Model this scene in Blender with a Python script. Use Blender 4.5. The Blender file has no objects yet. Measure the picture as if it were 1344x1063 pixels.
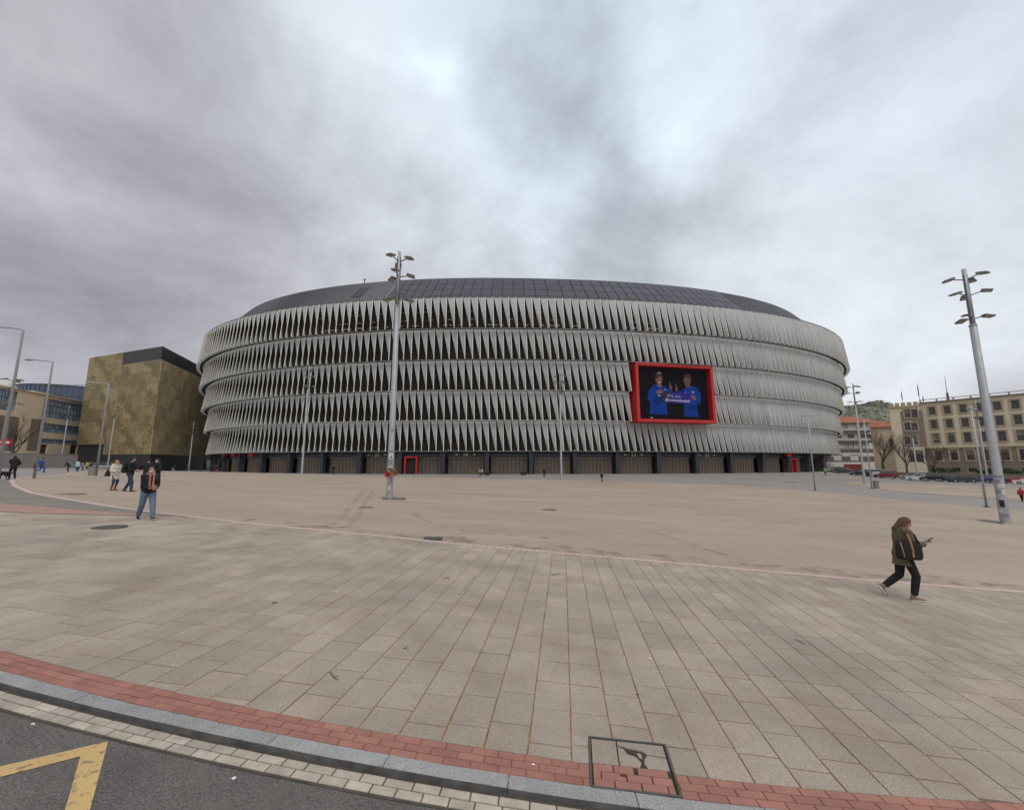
import bpy, bmesh, math, random
import numpy as np
from mathutils import Vector, Matrix
random.seed(7); rng = np.random.default_rng(7)
S = bpy.context.scene
COL = S.collection
R = math.radians

# ------------------------------------------------------------------ camera
CAM_H = 2.55
FPX, CXP, CYP = 531.5, 672.0, 531.5
PITCH = R(8.08)
cam_d = bpy.data.cameras.new('camera'); cam = bpy.data.objects.new('camera', cam_d); COL.objects.link(cam)
cam.location = (0, 0, CAM_H); cam.rotation_euler = (R(90) + PITCH, 0, 0)
cam_d.sensor_fit = 'HORIZONTAL'; cam_d.sensor_width = 36.0; cam_d.lens = 36.0 * FPX / 1344.0
cam_d.clip_start = 0.05; cam_d.clip_end = 6000
S.camera = cam

# ------------------------------------------------------------------ light
SUN_EL, SUN_AZ = R(56), R(158)       # sun high behind the camera, through thick cloud
sun_d = bpy.data.lights.new('sun', 'SUN'); sun = bpy.data.objects.new('sun', sun_d); COL.objects.link(sun)
sun_d.energy = 1.4; sun_d.angle = R(50); sun_d.color = (1.0, 0.965, 0.92)
sdir = Vector((math.sin(SUN_AZ) * math.cos(SUN_EL), math.cos(SUN_AZ) * math.cos(SUN_EL), math.sin(SUN_EL)))
sun.rotation_euler = sdir.to_track_quat('Z', 'Y').to_euler()
S.view_settings.view_transform = 'Standard'; S.view_settings.look = 'None'
S.view_settings.exposure = 0.07; S.view_settings.gamma = 1.0; S.view_settings.use_curve_mapping = False

CP, SP = math.cos(PITCH), math.sin(PITCH)
def ray(px, py):
    a = (px - CXP) / FPX; b = -(py - CYP) / FPX
    return a, CP - SP * b, SP + CP * b

W = bpy.data.worlds.new('World'); S.world = W; W.use_nodes = True
nt = W.node_tree; nt.nodes.clear()
def nn(t, **k):
    n = nt.nodes.new(t)
    for a, v in k.items(): setattr(n, a, v)
    return n
def setin(sock, v):
    if isinstance(v, bpy.types.NodeSocket): nt.links.new(v, sock)
    else: sock.default_value = v
def wm(op, a, b=None, c=None):
    n = nn('ShaderNodeMath', operation=op)
    setin(n.inputs[0], a)
    if b is not None: setin(n.inputs[1], b)
    if c is not None: setin(n.inputs[2], c)
    return n.outputs[0]
def wv(op, a, b):
    n = nn('ShaderNodeVectorMath', operation=op); setin(n.inputs[0], a); setin(n.inputs[1], b); return n
def wmix(f, a, b):
    n = nn('ShaderNodeMix', data_type='RGBA'); setin(n.inputs[0], f); setin(n.inputs[6], a); setin(n.inputs[7], b); return n.outputs[2]
def wrange(v, a, b, c=0.0, d=1.0):
    n = nn('ShaderNodeMapRange', interpolation_type='SMOOTHSTEP'); setin(n.inputs[0], v)
    for i, q in enumerate((a, b, c, d)): n.inputs[i + 1].default_value = q
    return n.outputs[0]
tc = nn('ShaderNodeTexCoord'); D = tc.outputs['Generated']
sep = nn('ShaderNodeSeparateXYZ'); nt.links.new(D, sep.inputs[0])
zz = wm('ADD', wm('MAXIMUM', sep.outputs[2], 0.0), 0.62)
cmb = nn('ShaderNodeCombineXYZ')
nt.links.new(wm('DIVIDE', sep.outputs[0], zz), cmb.inputs[0]); nt.links.new(wm('DIVIDE', sep.outputs[1], zz), cmb.inputs[1])
P = cmb.outputs[0]
def wnoise(vec, scale, detail, rough, dist, off):
    n = nn('ShaderNodeTexNoise'); n.noise_dimensions = '3D'
    setin(n.inputs['Vector'], wv('ADD', vec, off).outputs[0])
    n.inputs['Scale'].default_value = scale; n.inputs['Detail'].default_value = detail
    n.inputs['Roughness'].default_value = rough; n.inputs['Distortion'].default_value = dist
    return n
n1 = wnoise(P, 1.75, 10, 0.60, 0.45, (3.1, 7.7, 1.0))
n2 = wnoise(P, 4.8, 10, 0.64, 0.3, (11.4, 2.2, 4.0))
n3 = wnoise(P, 0.65, 3, 0.5, 0.0, (5.5, 1.2, 9.0))
warpn = wnoise(P, 1.7, 6, 0.58, 0.0, (1.7, 4.4, 2.0))
warp = wv('MULTIPLY', wv('SUBTRACT', warpn.outputs['Color'], (0.5, 0.5, 0.5)).outputs[0], (0.75, 0.75, 0.75)).outputs[0]
WD = wv('ADD', D, warp).outputs[0]
def blob(px, py, r0, r1):
    """soft cloud region centred on one direction of the sky; r0 full, r1 gone (radians)"""
    d = Vector(ray(px, py)).normalized()
    dn = wv('SUBTRACT', WD, tuple(d)); ln = nn('ShaderNodeVectorMath', operation='LENGTH'); nt.links.new(dn.outputs[0], ln.inputs[0])
    return wrange(ln.outputs['Value'], r0, r1, 1.0, 0.0)
val = wm('MULTIPLY_ADD', wm('SUBTRACT', n1.outputs['Fac'], 0.5), 0.88, 0.55)
val = wm('MULTIPLY_ADD', wm('SUBTRACT', n2.outputs['Fac'], 0.5), 0.36, val)
for (bx, by, r0, r1, k) in [(920, 60, .04, .24, .24), (1000, 10, .04, .3, .08), (560, 30, .05, .4, .16), (520, 345, .01, .12, .16), (690, 230, .03, .22, .22), (1000, 420, .1, .45, .08), (940, 215, .02, .18, .12), (30, 240, .02, .2, .12), (1280, 440, .05, .3, .08), (1250, 90, .05, .4, .08), (470, 130, .05, .35, .12), (880, 210, .02, .16, .14),
                            (525, 85, .02, .10, .16), (660, 115, .06, .20, -.17), (130, 200, .1, .5, -.10), (80, 420, .08, .3, -.10), (250, 360, .1, .4, -.10), (1060, 150, .03, .2, -.07), (860, 330, .03, .15, -.06), (1270, 330, .04, .2, -.05), (1130, 330, .1, .6, .09)]:
    val = wm('MULTIPLY_ADD', blob(bx, by, r0, r1), k, val)
ramp = nn('ShaderNodeValToRGB'); nt.links.new(val, ramp.inputs[0])
cr = ramp.color_ramp
cr.elements[0].position = 0.10; cr.elements[0].color = (0.255, 0.25, 0.278, 1)
cr.elements[1].position = 0.98; cr.elements[1].color = (0.98, 1.0, 1.03, 1)
for p_, c_ in ((0.34, (0.435, 0.427, 0.465, 1)), (0.52, (0.59, 0.588, 0.622, 1)), (0.72, (0.79, 0.80, 0.84, 1))):
    e = cr.elements.new(p_); e.color = c_
blue = wm('MULTIPLY', wm('MAXIMUM', wm('MAXIMUM', blob(760, 20, .05, .95), wm('MULTIPLY', blob(1180, 60, .05, .8), .75)), wm('MULTIPLY', wrange(n3.outputs['Fac'], 0.5, 0.7), wrange(sep.outputs[2], .3, .8))), 0.9)
tint = nn('ShaderNodeMix', data_type='RGBA', blend_type='MULTIPLY'); setin(tint.inputs[0], blue); setin(tint.inputs[6], ramp.outputs[0]); tint.inputs[7].default_value = (0.87, 1.005, 1.075, 1); cloud = tint.outputs[2]
bgc = nn('ShaderNodeBackground'); nt.links.new(cloud, bgc.inputs[0]); bgc.inputs[1].default_value = 1.0
sky = nn('ShaderNodeTexSky', sky_type='NISHITA'); sky.sun_disc = False; sky.sun_elevation = SUN_EL; sky.sun_rotation = SUN_AZ
bgs = nn('ShaderNodeBackground'); nt.links.new(sky.outputs[0], bgs.inputs[0]); bgs.inputs[1].default_value = 0.10
mixs = nn('ShaderNodeMixShader'); mixs.inputs[0].default_value = 0.93
nt.links.new(bgs.outputs[0], mixs.inputs[1]); nt.links.new(bgc.outputs[0], mixs.inputs[2])
wo = nn('ShaderNodeOutputWorld'); nt.links.new(mixs.outputs[0], wo.inputs[0])

# ------------------------------------------------------------------ the lie of the land
def fade(x, y):
    r = math.sqrt((x / 124) ** 2 + ((y - 178) / 91) ** 2)
    t = min(1, max(0, (r - 1.03) / .2)); return t * t * (3 - 2 * t)
def zf(x, y):
    return -1.75 * math.tanh(x / (abs(y) + 16)) * fade(x, y)
def ground(px, py, dz=0.0):
    a, b, d = ray(px, py); t = 1.0
    while t < 400 and CAM_H + t * d > zf(t * a, t * b) + dz: t *= 1.004
    lo, hi = t / 1.004, t
    for _ in range(25):
        m = (lo + hi) / 2
        if CAM_H + m * d < zf(m * a, m * b) + dz: hi = m
        else: lo = m
    return Vector((hi * a, hi * b, zf(hi * a, hi * b) + dz))
def at_depth(px, y):
    x = 0.0
    for _ in range(8): x = (px - CXP) / FPX * (y * CP + (zf(x, y) - CAM_H) * SP)
    return Vector((x, y, zf(x, y)))
def top_z(y, py):
    b = -(py - CYP) / FPX
    return CAM_H + y * (b * CP + SP) / (CP - b * SP)
def on_plane(px, py, A, B):
    """where a sight line meets the vertical plane through A,B: (metres along AB, height)"""
    a, b, d = ray(px, py); ax, ay = A[0], A[1]; ux, uy = B[0] - ax, B[1] - ay; L = math.hypot(ux, uy); ux /= L; uy /= L
    t = (ax * uy - ay * ux) / (a * uy - b * ux)
    return ((t * a - ax) * ux + (t * b - ay) * uy, CAM_H + t * d)

# ------------------------------------------------------------------ helpers
class MB:
    def __init__(s): s.v = []; s.f = []; s.m = []
    def add(s, vs, fs, mi=0):
        o = len(s.v); s.v.extend([tuple(p) for p in vs]); s.f.extend([tuple(i + o for i in f) for f in fs]); s.m.extend([mi] * len(fs)); return s
    def box(s, c, d, rz=0.0, mi=0, taper=1.0, M=None):
        hx, hy, hz = d[0] / 2, d[1] / 2, d[2] / 2; ca, sa = math.cos(rz), math.sin(rz); vs = []
        for k, z in enumerate((-hz, hz)):
            q = taper if k else 1.0
            for x, y in ((-hx, -hy), (hx, -hy), (hx, hy), (-hx, hy)):
                p = Vector((x * q, y * q, z))
                if M: p = M @ p
                else: p = Vector((p.x * ca - p.y * sa, p.x * sa + p.y * ca, p.z))
                vs.append(p + Vector(c))
        return s.add(vs, [(3, 2, 1, 0), (4, 5, 6, 7), (0, 1, 5, 4), (1, 2, 6, 5), (2, 3, 7, 6), (3, 0, 4, 7)], mi)
    def tube(s, pts, rad, n=8, mi=0, cap=True, sx=1.0):
        pts = [Vector(p) for p in pts]; rs = rad if isinstance(rad, (list, tuple)) else [rad] * len(pts)
        rings = []; o = len(s.v); u = None
        for i, p in enumerate(pts):
            d = (pts[min(i + 1, len(pts) - 1)] - pts[max(i - 1, 0)]).normalized()
            if u is None: u = d.orthogonal().normalized() if abs(d.z) < .99 else Vector((1, 0, 0))
            u = (u - d * u.dot(d)).normalized(); w = d.cross(u)
            for k in range(n):
                a = 2 * math.pi * k / n
                s.v.append(tuple(p + (u * math.cos(a) * sx + w * math.sin(a)) * rs[i]))
        for i in range(len(pts) - 1):
            for k in range(n):
                a, b = o + i * n + k, o + i * n + (k + 1) % n
                s.f.append((a, b, b + n, a + n)); s.m.append(mi)
        if cap:
            s.f.append(tuple(o + k for k in range(n))[::-1]); s.f.append(tuple(o + (len(pts) - 1) * n + k for k in range(n))); s.m += [mi, mi]
        return s
    def ball(s, c, r, M=None, n=12, k=8, mi=0):
        r = (r, r, r) if isinstance(r, (int, float)) else r
        vs = [Vector((0, 0, -r[2]))]
        for i in range(1, k):
            a = math.pi * i / k
            for j in range(n):
                b = 2 * math.pi * j / n
                vs.append(Vector((r[0] * math.sin(a) * math.cos(b), r[1] * math.sin(a) * math.sin(b), -r[2] * math.cos(a))))
        vs.append(Vector((0, 0, r[2]))); L = len(vs) - 1
        fs = [(0, 1 + (j + 1) % n, 1 + j) for j in range(n)]
        for i in range(k - 2):
            for j in range(n):
                a = 1 + i * n + j; b = 1 + i * n + (j + 1) % n; fs.append((a, b, b + n, a + n))
        q = 1 + (k - 2) * n; fs += [(q + j, q + (j + 1) % n, L) for j in range(n)]
        return s.add([(M @ p if M else p) + Vector(c) for p in vs], fs, mi)
    def cap(s, a, b, ra, rb, n=10):
        a, b = Vector(a), Vector(b); d = (b - a); L = d.length; d = d / L if L > 1e-6 else Vector((0, 0, 1))
        pts = []; rs = []
        for t in (-1, -.8, -.45): pts.append(a + d * ra * t); rs.append(ra * math.sqrt(max(.02, 1 - t * t)))
        pts += [a, b]; rs += [ra, rb]
        for t in (.45, .8, 1): pts.append(b + d * rb * t); rs.append(rb * math.sqrt(max(.02, 1 - t * t)))
        return s.tube(pts, rs, n)
    def loft(s, secs, n=16, mi=0):
        """secs: (cx,cy,cz,rx,ry) stacked horizontal ellipses, closed"""
        o = len(s.v)
        for (x, y, z, rx, ry) in secs:
            for k in range(n):
                a = 2 * math.pi * k / n; s.v.append((x + rx * math.cos(a), y + ry * math.sin(a), z))
        for i in range(len(secs) - 1):
            for k in range(n):
                a, b = o + i * n + k, o + i * n + (k + 1) % n; s.f.append((a, b, b + n, a + n)); s.m.append(mi)
        s.f.append(tuple(o + k for k in range(n))[::-1]); s.f.append(tuple(o + (len(secs) - 1) * n + k for k in range(n))); s.m += [mi, mi]
        return s
    def mesh(s, name, mats, smooth=False):
        me = bpy.data.meshes.new(name); me.from_pydata(s.v, [], s.f)
        for m in (mats if isinstance(mats, (list, tuple)) else [mats]): me.materials.append(m)
        if any(s.m): me.polygons.foreach_set('material_index', s.m)
        if smooth: me.polygons.foreach_set('use_smooth', [True] * len(s.f))
        me.update(); return me
    def build(s, name, mats, parent=None, smooth=False, loc=None, rz=0.0): return obj(name, s.mesh(name, mats, smooth), parent, loc, rz)
def obj(name, me, parent=None, loc=None, rz=0.0):
    o = bpy.data.objects.new(name, me); COL.objects.link(o)
    if parent is not None: o.parent = parent
    if loc is not None: o.location = loc
    if rz: o.rotation_euler = (0, 0, rz)
    return o
def tag(o, label, cat, group=None):
    o['label'] = label; o['category'] = cat
    if group: o['group'] = group
    return o
def thing(name, label, cat, loc=(0, 0, 0), rz=0.0, group=None):
    o = obj(name, None, None, loc, rz); o.empty_display_size = .2; return tag(o, label, cat, group)
def structure(name, mb, mats, smooth=False):
    o = mb.build(name, mats, None, smooth); o['kind'] = 'structure'; return o
def stuff(o): o['kind'] = 'stuff'; return o
def copy_tree(o, parent=None):
    c = o.copy(); COL.objects.link(c)
    if parent is not None: c.parent = parent
    for ch in list(o.children): copy_tree(ch, c)
    return c

MATS = {}
def mat(name, col, rough=0.8, var=0.12, scale=3.0, bump=0.0, bscale=40.0, metal=0.0, spec=0.4, col2=None, fine=0.0, fscale=200.0, stretch=None, coat=0.0, dirt=None, objvar=0.0):
    if name in MATS: return MATS[name]
    m = bpy.data.materials.new(name); m.use_nodes = True; t = m.node_tree; b = t.nodes['Principled BSDF']; L = t.links.new
    b.inputs['Roughness'].default_value = rough; b.inputs['Metallic'].default_value = metal; b.inputs['Specular IOR Level'].default_value = spec
    b.inputs['Coat Weight'].default_value = coat
    tcn = t.nodes.new('ShaderNodeTexCoord'); vec = tcn.outputs['Object']
    if stretch:
        mp = t.nodes.new('ShaderNodeMapping'); mp.inputs['Scale'].default_value = stretch; L(vec, mp.inputs[0]); vec = mp.outputs[0]
    c = tuple(col) + (1,)
    c2 = tuple(col2) + (1,) if col2 else tuple(x * (1 - var) for x in col) + (1,)
    c1 = c if col2 else tuple(min(1, x * (1 + var)) for x in col) + (1,)
    n = t.nodes.new('ShaderNodeTexNoise'); n.inputs['Scale'].default_value = scale; n.inputs['Detail'].default_value = 6; n.inputs['Roughness'].default_value = .6
    L(vec, n.inputs['Vector'])
    mr = t.nodes.new('ShaderNodeMapRange'); mr.inputs[1].default_value = .32; mr.inputs[2].default_value = .68; L(n.outputs['Fac'], mr.inputs[0])
    mx = t.nodes.new('ShaderNodeMix'); mx.data_type = 'RGBA'; L(mr.outputs[0], mx.inputs[0]); mx.inputs[6].default_value = c2; mx.inputs[7].default_value = c1
    out = mx.outputs[2]
    if objvar:
        oi = t.nodes.new('ShaderNodeObjectInfo'); mr2 = t.nodes.new('ShaderNodeMapRange'); mr2.inputs[3].default_value = 1 - objvar; mr2.inputs[4].default_value = 1 + objvar; L(oi.outputs['Random'], mr2.inputs[0])
        hs = t.nodes.new('ShaderNodeHueSaturation'); L(mr2.outputs[0], hs.inputs['Value']); L(out, hs.inputs['Color']); out = hs.outputs[0]
    if fine:
        nf = t.nodes.new('ShaderNodeTexNoise'); nf.inputs['Scale'].default_value = fscale; nf.inputs['Detail'].default_value = 2; L(tcn.outputs['Object'], nf.inputs['Vector'])
        mf = t.nodes.new('ShaderNodeMapRange'); mf.inputs[1].default_value = .3; mf.inputs[2].default_value = .7; mf.inputs[3].default_value = 1 - fine; mf.inputs[4].default_value = 1 + fine; L(nf.outputs['Fac'], mf.inputs[0])
        h2 = t.nodes.new('ShaderNodeHueSaturation'); L(mf.outputs[0], h2.inputs['Value']); L(out, h2.inputs['Color']); out = h2.outputs[0]
    if dirt:
        dc, ds, lo, hi, amt = dirt
        nd = t.nodes.new('ShaderNodeTexNoise'); nd.inputs['Scale'].default_value = ds; nd.inputs['Detail'].default_value = 8; nd.inputs['Roughness'].default_value = .65; L(vec, nd.inputs['Vector'])
        md = t.nodes.new('ShaderNodeMapRange'); md.inputs[1].default_value = lo; md.inputs[2].default_value = hi; md.inputs[4].default_value = amt; L(nd.outputs['Fac'], md.inputs[0])
        m3 = t.nodes.new('ShaderNodeMix'); m3.data_type = 'RGBA'; L(md.outputs[0], m3.inputs[0]); L(out, m3.inputs[6]); m3.inputs[7].default_value = tuple(dc) + (1,); out = m3.outputs[2]
    L(out, b.inputs['Base Color'])
    if bump:
        nb = t.nodes.new('ShaderNodeTexNoise'); nb.inputs['Scale'].default_value = bscale; nb.inputs['Detail'].default_value = 4; L(vec, nb.inputs['Vector'])
        bp = t.nodes.new('ShaderNodeBump'); bp.inputs['Strength'].default_value = bump; bp.inputs['Distance'].default_value = .02; L(nb.outputs['Fac'], bp.inputs['Height']); L(bp.outputs[0], b.inputs['Normal'])
    MATS[name] = m; return m
def emit(name, col, st):
    if name in MATS: return MATS[name]
    m = mat(name, tuple(c * .12 for c in col), .3); b = m.node_tree.nodes['Principled BSDF']
    b.inputs['Emission Color'].default_value = tuple(col) + (1,); b.inputs['Emission Strength'].default_value = st; b.inputs['Roughness'].default_value = .8; b.inputs['Specular IOR Level'].default_value = .1; return m

# materials
M_asphalt = mat('asphalt', (.112, .102, .094), .92, .18, 1.2, .35, 90, fine=.45, fscale=70, dirt=((.12, .11, .10), .8, .52, .75, .5))
M_yellow = mat('yellow_paint', (.52, .36, .15), .75, .1, 2, .1, 80, fine=.2, dirt=((.14, .12, .09), 14, .55, .63, .8))
M_slab = mat('granite_slab', (.32, .267, .216), .85, .16, .55, .12, 120, fine=.26, fscale=75, objvar=.085, dirt=((.225, .17, .12), .9, .47, .72, .6))
M_joint = mat('joint_dirt', (.36, .165, .07), .95, .35, 6, .3, 60, dirt=((.13, .11, .09), .8, .50, .64, .8))
M_brick = mat('red_paver', (.31, .145, .112), .85, .14, 5, .15, 90, fine=.12, objvar=.12)
M_kerb = mat('kerb_granite', (.285, .28, .275), .75, .1, 3, .1, 120, fine=.28, fscale=75, objvar=.08)
M_sett = mat('pale_sett', (.40, .355, .29), .85, .14, 6, .2, 70, fine=.12, objvar=.13)
M_pink = mat('pink_sett', (.50, .37, .34), .85, .1, 3)
M_pinkold = mat('worn_pink_paving', (.34, .21, .175), .9, .12, 2, .1, 40, fine=.1)
M_brownstrip = mat('brown_strip', (.20, .175, .15), .9, .14, .8, .1, 40, fine=.1)
M_plaza = mat('plaza_concrete', (.345, .275, .212), .9, .12, .22, .05, 60, fine=.10, fscale=30, stretch=(.5, 1.2, 1), dirt=((.27, .21, .16), .42, .47, .75, .6))
def more_dirt(m, col, sc, lo, hi, amt, stretch=(1, 1, 1), rz=0.0, detail=8):
    t = m.node_tree; b = t.nodes['Principled BSDF']; src = b.inputs['Base Color'].links[0].from_socket; tc_ = t.nodes.new('ShaderNodeTexCoord'); mp = t.nodes.new('ShaderNodeMapping'); mp.inputs['Scale'].default_value = stretch; mp.inputs['Rotation'].default_value = (0, 0, rz); t.links.new(tc_.outputs['Object'], mp.inputs[0])
    n = t.nodes.new('ShaderNodeTexNoise'); n.inputs['Scale'].default_value = sc; n.inputs['Detail'].default_value = detail; n.inputs['Roughness'].default_value = .62; t.links.new(mp.outputs[0], n.inputs['Vector'])
    r = t.nodes.new('ShaderNodeMapRange'); r.inputs[1].default_value = lo; r.inputs[2].default_value = hi; r.inputs[4].default_value = amt; t.links.new(n.outputs['Fac'], r.inputs[0])
    x = t.nodes.new('ShaderNodeMix'); x.data_type = 'RGBA'; t.links.new(r.outputs[0], x.inputs[0]); t.links.new(src, x.inputs[6]); x.inputs[7].default_value = tuple(col) + (1,); t.links.new(x.outputs[2], b.inputs['Base Color'])
more_dirt(M_plaza, (.22, .165, .12), 1.8, .55, .80, .40, (.35, 1.0, 1), .2)
more_dirt(M_plaza, (.45, .375, .305), .13, .52, .75, .5)
more_dirt(M_plaza, (.24, .185, .14), 5.0, .60, .72, .5, (.6, 1.0, 1), 0, 4)
more_dirt(M_slab, (.40, .345, .285), .35, .54, .78, .5)
more_dirt(M_slab, (.17, .13, .10), 9.0, .66, .74, .45)
more_dirt(M_asphalt, (.15, .135, .115), 3.0, .55, .75, .5)
more_dirt(M_asphalt, (.19, .13, .08), 7.0, .68, .74, .6)
more_dirt(M_kerb, (.20, .185, .165), 4.0, .55, .75, .5)
more_dirt(M_brick, (.20, .11, .085), 2.5, .52, .75, .5)
more_dirt(M_sett, (.22, .19, .15), 5.0, .50, .72, .6)
M_grey = mat('grey_paving', (.26, .235, .215), .9, .10, .12, fine=.06, fscale=20, stretch=(.4, 1, 1))
M_paleroad = mat('pale_street', (.33, .31, .29), .9, .06, .2)
M_galv = mat('galvanised_steel', (.36, .37, .385), .5, .10, 1.5, metal=.35, spec=.5)
M_galvd = mat('dark_steel', (.10, .105, .11), .5, .1, 3, metal=.4)
M_lamp = mat('lamp_housing', (.17, .165, .14), .5, .1, 4, metal=.3)
M_lens = mat('lamp_glass', (.33, .32, .25), .25, .1, 4)
M_fab = mat('facade_fabric', (.68, .69, .705), .55, .05, .5, spec=.35, fine=.02, fscale=9, objvar=.035, dirt=((.58, .56, .52), .35, .5, .85, .5))
_t = M_fab.node_tree; _b = _t.nodes['Principled BSDF']; _o = [n for n in _t.nodes if n.type == 'OUTPUT_MATERIAL'][0]
_tr = _t.nodes.new('ShaderNodeBsdfTranslucent'); _mx = _t.nodes.new('ShaderNodeMixShader'); _mx.inputs[0].default_value = .30
_t.links.new(_b.inputs['Base Color'].links[0].from_socket, _tr.inputs[0]); _t.links.new(_b.outputs[0], _mx.inputs[1]); _t.links.new(_tr.outputs[0], _mx.inputs[2]); _t.links.new(_mx.outputs[0], _o.inputs[0])
M_fabframe = mat('facade_frame', (.70, .67, .57), .5, .05, 2)
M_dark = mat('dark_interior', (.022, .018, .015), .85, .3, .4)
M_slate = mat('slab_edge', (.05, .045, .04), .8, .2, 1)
M_railm = mat('pale_rail', (.45, .43, .38), .6)
M_rim = mat('rim_dark', (.12, .12, .125), .6)
M_column = mat('column_slate', (.035, .04, .05), .55, .1, 2)
M_shutter = mat('shutter_brown', (.115, .095, .078), .7, .18, .6, metal=.2, dirt=((.085, .072, .06), .9, .45, .7, .6))
M_shutrib = mat('shutter_rib', (.30, .245, .18), .6, .1, 2)
M_red = mat('signal_red', (.46, .022, .022), .45, .06, 1)
M_sign_gold = mat('gate_lettering', (.42, .36, .24), .6)
M_roofseam = mat('roof_zinc', (.21, .215, .225), .45, .1, .3, metal=.3)
M_roofdark = mat('roof_membrane', (.042, .042, .05), .6, .12, .4)
M_solar = mat('solar_panel', (.040, .036, .048), .35, .12, .3, spec=.5, objvar=.14)
M_solarfr = mat('solar_rack', (.022, .02, .025), .6)

# ------------------------------------------------------------------ ground
def interp(xs, ys, x): return float(np.interp(x, xs, ys))
def curve_from(pts, deg=None):
    P_ = sorted([(p.x, p.y) for p in pts]); xs = [p[0] for p in P_]; ys = [p[1] for p in P_]
    return xs, ys
kb = [ground(*p) for p in [(0, 881), (147, 914.6), (322, 953.6), (450, 977.7), (613, 1012), (772, 1034), (892, 1046), (1000, 1058)]]
bb = [ground(*p) for p in [(0, 858), (171, 894.7), (338, 928.5), (450, 951), (617, 984), (772, 1000), (900, 1016), (1015, 1032), (1194, 1062)]]
pk = [ground(*p) for p in [(86, 622.5), (44.6, 625), (23, 628), (13, 630.5), (18, 638), (39, 647), (90, 656), (145, 665), (208, 673), (340, 688.5), (450, 698.5), (601, 714), (744.5, 726.7), (900, 740), (1087, 757), (1343, 777)]]
ck = np.polyfit([p.x for p in kb], [p.y for p in kb], 2)
cbk = np.polyfit([p.x for p in bb], [p.y for p in bb], 2)
def yk(x):        # back of the kerb; straightens outside the frame
    a, b = -6.5, 5.0
    if x < a: return float(np.polyval(ck, a) + np.polyval(np.polyder(ck), a) * (x - a))
    if x > b: return float(np.polyval(ck, b) + np.polyval(np.polyder(ck), b) * (x - b))
    return float(np.polyval(ck, x))
pxs = [p.x for p in pk] ; o_ = np.argsort(pxs); pxs = np.array(pxs)[o_]; pys = np.array([pk[i].y for i in o_])
pxs = np.concatenate([[-75], pxs, [24]]); pys = np.concatenate([[70], pys, [pys[-1] - .09 * 10]])
_cx = np.linspace(-75, 24, 800); _cy = np.interp(_cx, pxs, pys)
for _ in range(60): _cy[1:-1] = (_cy[:-2] + 2 * _cy[1:-1] + _cy[2:]) / 4
def yp(x): return float(np.interp(x, _cx, _cy))
# kerb line sampled evenly, with its normal pointing to the pavement
KS = []
x = -16.0
while x < 16:
    KS.append(Vector((x, yk(x)))); x += .02
KL = [0.0]
for i in range(1, len(KS)): KL.append(KL[-1] + (KS[i] - KS[i - 1]).length)
KX = np.array([p.x for p in KS]); KLa = np.array(KL)
def kpt(s, off):
    i = int(np.searchsorted(KLa, s)); i = min(max(i, 1), len(KS) - 2)
    t = (KS[i + 1] - KS[i - 1]).normalized(); n = Vector((-t.y, t.x)); f = (s - KLa[i]) / max(1e-6, KLa[i + 1] - KLa[i]); p = KS[i].lerp(KS[i + 1], f)
    return p + n * off
W_BRICK, W_KERB, W_GUT = 0.262, 0.146, 0.21
def sheet(name, A, B, m, dz, M=6):
    """ground sheet ruled between two curves of equal length, laid on the land"""
    mb = MB(); n = len(A)
    for i in range(n):
        for j in range(M + 1):
            p = Vector(A[i]).lerp(Vector(B[i]), j / M); mb.v.append((p.x, p.y, zf(p.x, p.y) + dz))
    for i in range(n - 1):
        for j in range(M):
            a = i * (M + 1) + j; mb.f.append((a, a + M + 1, a + M + 2, a + 1)); mb.m.append(0)
    return structure(name, mb, m, True)
# far ground to the horizon
mb = MB(); rads = [8, 12, 16, 20, 25, 30, 36, 43, 50, 58, 66, 74, 82, 90, 100, 110, 120, 135, 150, 170, 190, 220, 260, 320, 420, 600, 900, 1400, 2200, 3500]; NA = 160
for r in rads:
    for k in range(NA):
        a = 2 * math.pi * k / NA; xx, yy = r * math.sin(a), r * math.cos(a)
        mb.v.append((xx, yy, zf(xx, yy) - .03 - (.35 if (r < 13 or yy < 9) else 0)))
for i in range(len(rads) - 1):
    for k in range(NA):
        a, b = i * NA + k, i * NA + (k + 1) % NA; mb.f.append((a, a + NA, b + NA, b)); mb.m.append(0)
structure('ground', mb, M_grey, True)
SX = np.linspace(-15.5, 15.5, 120)
ks = [float(np.interp(v, KX, KLa)) for v in SX]
sheet('road', [kpt(s, -W_KERB - W_GUT + .03) for s in ks], [Vector((v, -25)) for v in SX], M_asphalt, -.055, 40)
sheet('gutter_bed', [kpt(s, -W_KERB - W_GUT - .01) for s in ks], [kpt(s, -W_KERB + .05) for s in ks], mat('gutter_dirt', (.075, .06, .048), .95, .3, 6), -.050, 1)
SX2 = np.linspace(-46, 23, 260)
def ykk(v): return kpt(float(np.interp(v, KX, KLa)), 0).y if -15.9 < v < 15.9 else yk(v)
SX2 = np.linspace(-31.5, 23, 240)
sheet('pavement_bed', [Vector((v, ykk(v) + .02)) for v in SX2], [Vector((v, yp(v))) for v in SX2], M_joint, -.012, 24)
fe = [ground(*p) for p in [(240, 619), (380, 622), (500, 625), (660, 628.5), (820, 632), (960, 636), (1069, 644), (1120, 649.5), (1188, 656.5), (1331, 669)]]
farpts = [Vector((-70, 74))] + [Vector((p.x, p.y)) for p in fe] + [Vector((42, 24)), Vector((38, 14)), Vector((26, 9.5))]
def resample(pts, n):
    L = [0.0]
    for i in range(1, len(pts)): L.append(L[-1] + (pts[i] - pts[i - 1]).length)
    return [Vector((interp(L, [p.x for p in pts], v), interp(L, [p.y for p in pts], v))) for v in np.linspace(0, L[-1], n)]
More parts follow.
